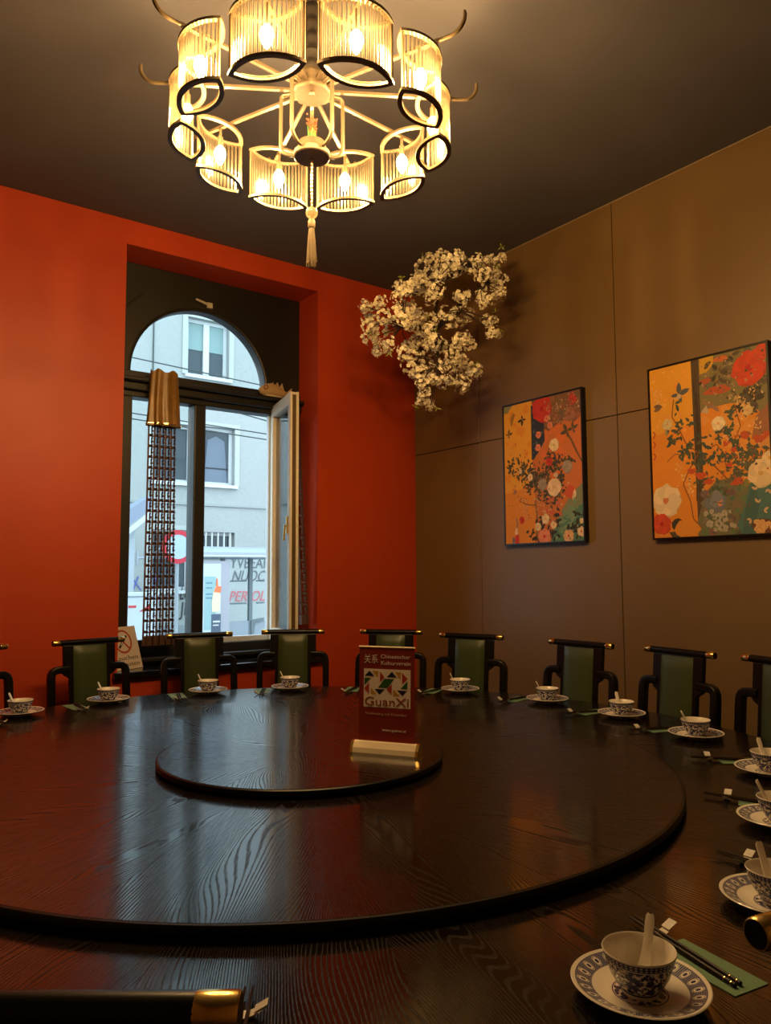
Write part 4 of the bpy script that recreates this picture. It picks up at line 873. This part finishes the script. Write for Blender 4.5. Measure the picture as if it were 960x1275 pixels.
for x0, x1, z0, z1, kd in wins:
    t = .075; b = MB()
    b.box(x0, x0+t, FY+.14, FY+.2, z0, z1); b.box(x1-t, x1, FY+.14, FY+.2, z0, z1); b.box(x0+t, x1-t, FY+.14, FY+.2, z0, z0+t); b.box(x0+t, x1-t, FY+.14, FY+.2, z1-t, z1)
    if kd in ('w1',): b.box((x0+x1)/2-.07, (x0+x1)/2+.07, FY+.13, FY+.2, z0+t, z1-t)
    wn = bput('window', b, wf)
    put('pane', MB().box(x0+t, x1-t, FY+.19, FY+.195, z0+t, z1-t), dg, wn)
    put('sill', MB().box(x0-.06, x1+.06, FY-.09, FY+.14, z0-.07, z0), wf, wn)
    if kd != 'bars': put('surround', MB().box(x0-.12, x0, FY-.025, FY, z0, z1+.1).box(x1, x1+.12, FY-.025, FY, z0, z1+.1).box(x0, x1, FY-.025, FY, z1, z1+.1), flat('surround_plaster', (.37, .385, .36), .8), wn)
    if kd == 'w1': put('blind', MB().box(x0+t, x1-t, FY+.175, FY+.187, z0+(z1-z0)*.48, z1-t), bl_, wn)
    if kd == 'w2':
        put('curtain_folds', MB().prism([(x0+t+.02, z0+t), (x1-t-.02, z0+t), (x1-t-.1, z1-t-.2), ((x0+x1)/2, z1-t-.1), (x0+t+.1, z1-t-.2)], FY+.18, FY+.187, 'y'), flat('grey_net', (.13, .16, .20)), wn)
        put('glazing_bar', MB().box(x0+t, x1-t, FY+.17, FY+.188, z0+.38, z0+.41), ins, wn)
    if kd == 'bars':
        for k in range(5): put('window_bar', MB().box(x0+.12+k*.145, x0+.15+k*.145, FY+.02, FY+.05, z0, z1), wf, wn)
bput('string_course', MB().box(-3, 17, FY-.04, FY, 2.94, 2.985), flat('ledge_grey', (.27, .29, .28), .8))
bput('plinth', MB().box(-3, 17, FY-.06, FY, GZ, .32), flat('plinth_grey', (.23, .26, .27), .85))
inkb = flat('graffiti_black', (.035, .04, .05)); inkr = flat('graffiti_red', (.50, .05, .06)); inkv = flat('graffiti_violet', (.10, .12, .34))
def gtext(bod, x, z, size, m, shear=.2, width=None): text('graffiti', bod, size, m, bd, (x-7, -.012, z-GZ), FR, .004, shear, 'CENTER', width)
gtext('YVBEAR', 7.85, 1.66, .36, inkb, .1, .98); gtext('NUOC', 7.80, 1.36, .36, inkb, .35, .86); gtext('PER OL', 7.78, .90, .34, inkr, .3, .90)
gtext('LUC', 6.36, 1.02, .5, inkb, .4, .4); gtext('JKS', 6.40, .66, .42, inkb, .1, .42); gtext('IX', 5.22, 1.22, .42, inkv, -.3, .3); gtext('SI', 5.52, 1.24, .36, inkv, .2, .26); gtext('EH', 5.25, 1.76, .4, flat('graffiti_grey', (.36, .38, .44)), 0, .34)
# bus shelter
bs = thing('bus_shelter', 'grey bus shelter with curved glass roof and lit advert board across the street', 'shelter', (6.2, 13, GZ))
alu = flat('shelter_grey', (.28, .31, .33), .4); alud = flat('shelter_dark', (.13, .16, .17), .5)
def sput(name, mb, m): return put(name, mb, m, bs, (-6.2, -13, -GZ))
b = MB(); P = [(13.0+.75*(1-cos(rad(t))), 1.75+.20*sin(rad(t))) for t in range(0, 181, 15)]
b.prism(P+[(y, z-.03) for y, z in P[::-1]], 5.05, 7.6, 'x'); sput('roof', b, flat('roof_glass_grey', (.30, .35, .38), .25))
sput('roof_beam', MB().box(5.05, 7.6, 12.95, 13.02, 1.765, 1.82), alu); sput('roof_edge', MB().box(5.05, 7.6, 12.93, 12.97, 1.74, 1.765), wf)
for x in (6.12, 6.706, 7.6): sput('post', MB().box(x-.035, x+.035, 13.6, 13.67, GZ, 1.75), alud)
sput('bench', MB().box(5.99, 7.4, 13.2, 13.55, -.27, -.22), alu)
sput('rear_panel', MB().box(6.15, 7.7, 13.61, 13.64, -.5, .51), flat('panel_grey', (.25, .29, .32), .4))
sput('brace', MB().prism([(6.71, .52), (6.98, .56), (6.98, .50), (6.80, .46), (6.77, .26), (6.71, .26)], 13.58, 13.61, 'y'), alud)
for z in (1.283, .850): sput('glass_stripe', MB().box(6.26, 6.63, 13.64, 13.66, z-.015, z+.015), alud); sput('glass_stripe', MB().box(6.85, 7.02, 13.64, 13.66, z-.015, z+.015), alud)
sput('rear_glass', MB().box(6.15, 7.7, 13.645, 13.652, .51, 1.74), MAT['pane'])
ad = sput('advert_board', MB().box(5.42, 5.98, 13.0, 13.12, GZ+.2, 1.66), flat('board_grey', (.30, .30, .33), .4))
put('poster', MB().box(5.44, 5.80, 12.985, 12.999, .33, 1.61), flat('poster_white', (.45, .50, .53)), ad)
put('poster_print', MB().box(5.48, 5.70, 12.980, 12.985, .42, 1.38), flat('poster_teal', (.24, .37, .38)), ad)
for z in (1.25, 1.16, 1.05, .98): put('poster_line', MB().box(5.51, 5.63, 12.977, 12.980, z, z+.025), flat('poster_dark', (.10, .20, .26)), ad)
put('poster_figure', MB().prism([(5.63, .74), (5.77, .74), (5.79, 1.0), (5.76, 1.18), (5.70, 1.22), (5.65, 1.1), (5.62, .9)], 12.972, 12.980, 'y'), flat('poster_cream', (.6, .53, .36)), ad)
put('poster_figure', MB().prism([(5.66, 1.10), (5.79, 1.08), (5.80, 1.2), (5.74, 1.2), (5.73, 1.34), (5.71, 1.34), (5.70, 1.2)], 12.968, 12.979, 'y'), flat('poster_orange', (.70, .16, .06)), ad)
put('poster_block', MB().box(5.62, 5.80, 12.976, 12.981, .33, .70), flat('poster_slate', (.07, .09, .13)), ad)
put('poster_line', MB().box(5.65, 5.78, 12.972, 12.976, .55, .58), wf, ad); put('poster_line', MB().box(5.65, 5.76, 12.972, 12.976, .49, .51), wf, ad)
# round road sign, box and awning at the left
rs = thing('road_sign', 'round red rimmed road sign on a pole half hidden by the lace curtain', 'sign', (4.60, 12, GZ))
RX = Matrix.Rotation(rad(90), 4, 'X')
put('face', MB().lathe([(0, 0), (.22, 0), (.22, .012), (0, .012)], 32, 0, RX), flat('sign_blue_white', (.38, .46, .54)), rs, (0, 0, 1.87-GZ))
put('rim', MB().lathe([(.20, .010), (.275, .010), (.275, .016), (.20, .016), (.20, .010)], 32, 0, RX), flat('sign_red', (.5, .03, .05)), rs, (0, 0, 1.87-GZ))
put('pole', MB().tube([(0, .03, 0), (0, .03, 2.75)], .03, 10), alu, rs)
ub = thing('utility_box', 'pale blue white street box with a small red mark behind the window', 'box', (3.15, 10, GZ))
o = put('cabinet', MB().box(-.45, .40, 0, .5, 0, 1.86), flat('box_white', (.45, .51, .55), .4), ub); bevel(o, .02)
put('lid', MB().box(-.47, .42, -.02, .52, 1.86, 1.90), flat('box_grey', (.45, .52, .56)), ub)
put('red_mark', MB().box(.03, .13, -.006, 0, 1.71, 1.74), inkr, ub); put('red_mark', MB().prism([(.17, 1.66), (.33, 1.66), (.30, 1.74)], -.006, 0, 'y'), inkr, ub)
aw = thing('street_canopy', 'small slanted dark roof on white posts seen at left of lace curtain', 'canopy', (3.2, 11, GZ))
put('roof_panel', MB().prism([(.12, 2.72), (.60, 3.10), (.60, 3.30), (.30, 3.10)], 0, .5, 'y'), flat('canopy_slate', (.22, .25, .32)), aw)
put('fascia', MB().prism([(.02, 2.50), (.62, 3.02), (.62, 3.10), (.02, 2.60)], -.03, .0, 'y'), flat('fascia_white', (.5, .54, .57)), aw)
put('post', MB().box(.30, .40, .1, .2, 0, 2.8), flat('canopy_grey', (.34, .38, .41)), aw)
for i, (x0, z0, x1, z1, Y, lab) in enumerate(((4.0, 5.49, 7.6, 5.30, 14, 'thin dark overhead wire crossing the arched fanlight'), (4.0, 4.43, 7.6, 4.30, 14, 'upper of two close overhead wires behind the casements'), (4.0, 4.325, 7.6, 4.18, 14, 'lower of two close overhead wires behind the casements'), (5.0, 4.73, 7.3, 4.40, 13.4, 'short slanting overhead wire at the top of the right opening'))):
    dx = (z1-z0)/(x1-x0); A = (-4, Y, z0+dx*(-4-x0)); B = (16, Y, z1+dx*(16-x1))
    tag(put('overhead_wire', MB().tube([A, B], .013, 5), flat('wire_black', (.05, .06, .06))), lab, 'wire', 'wires over the street')
bput('cable', MB().tube([(5.50, FY-.02, 3.0), (5.50, FY-.02, 11.9)], .014, 5), flat('wire_black', (.05, .06, .06)))
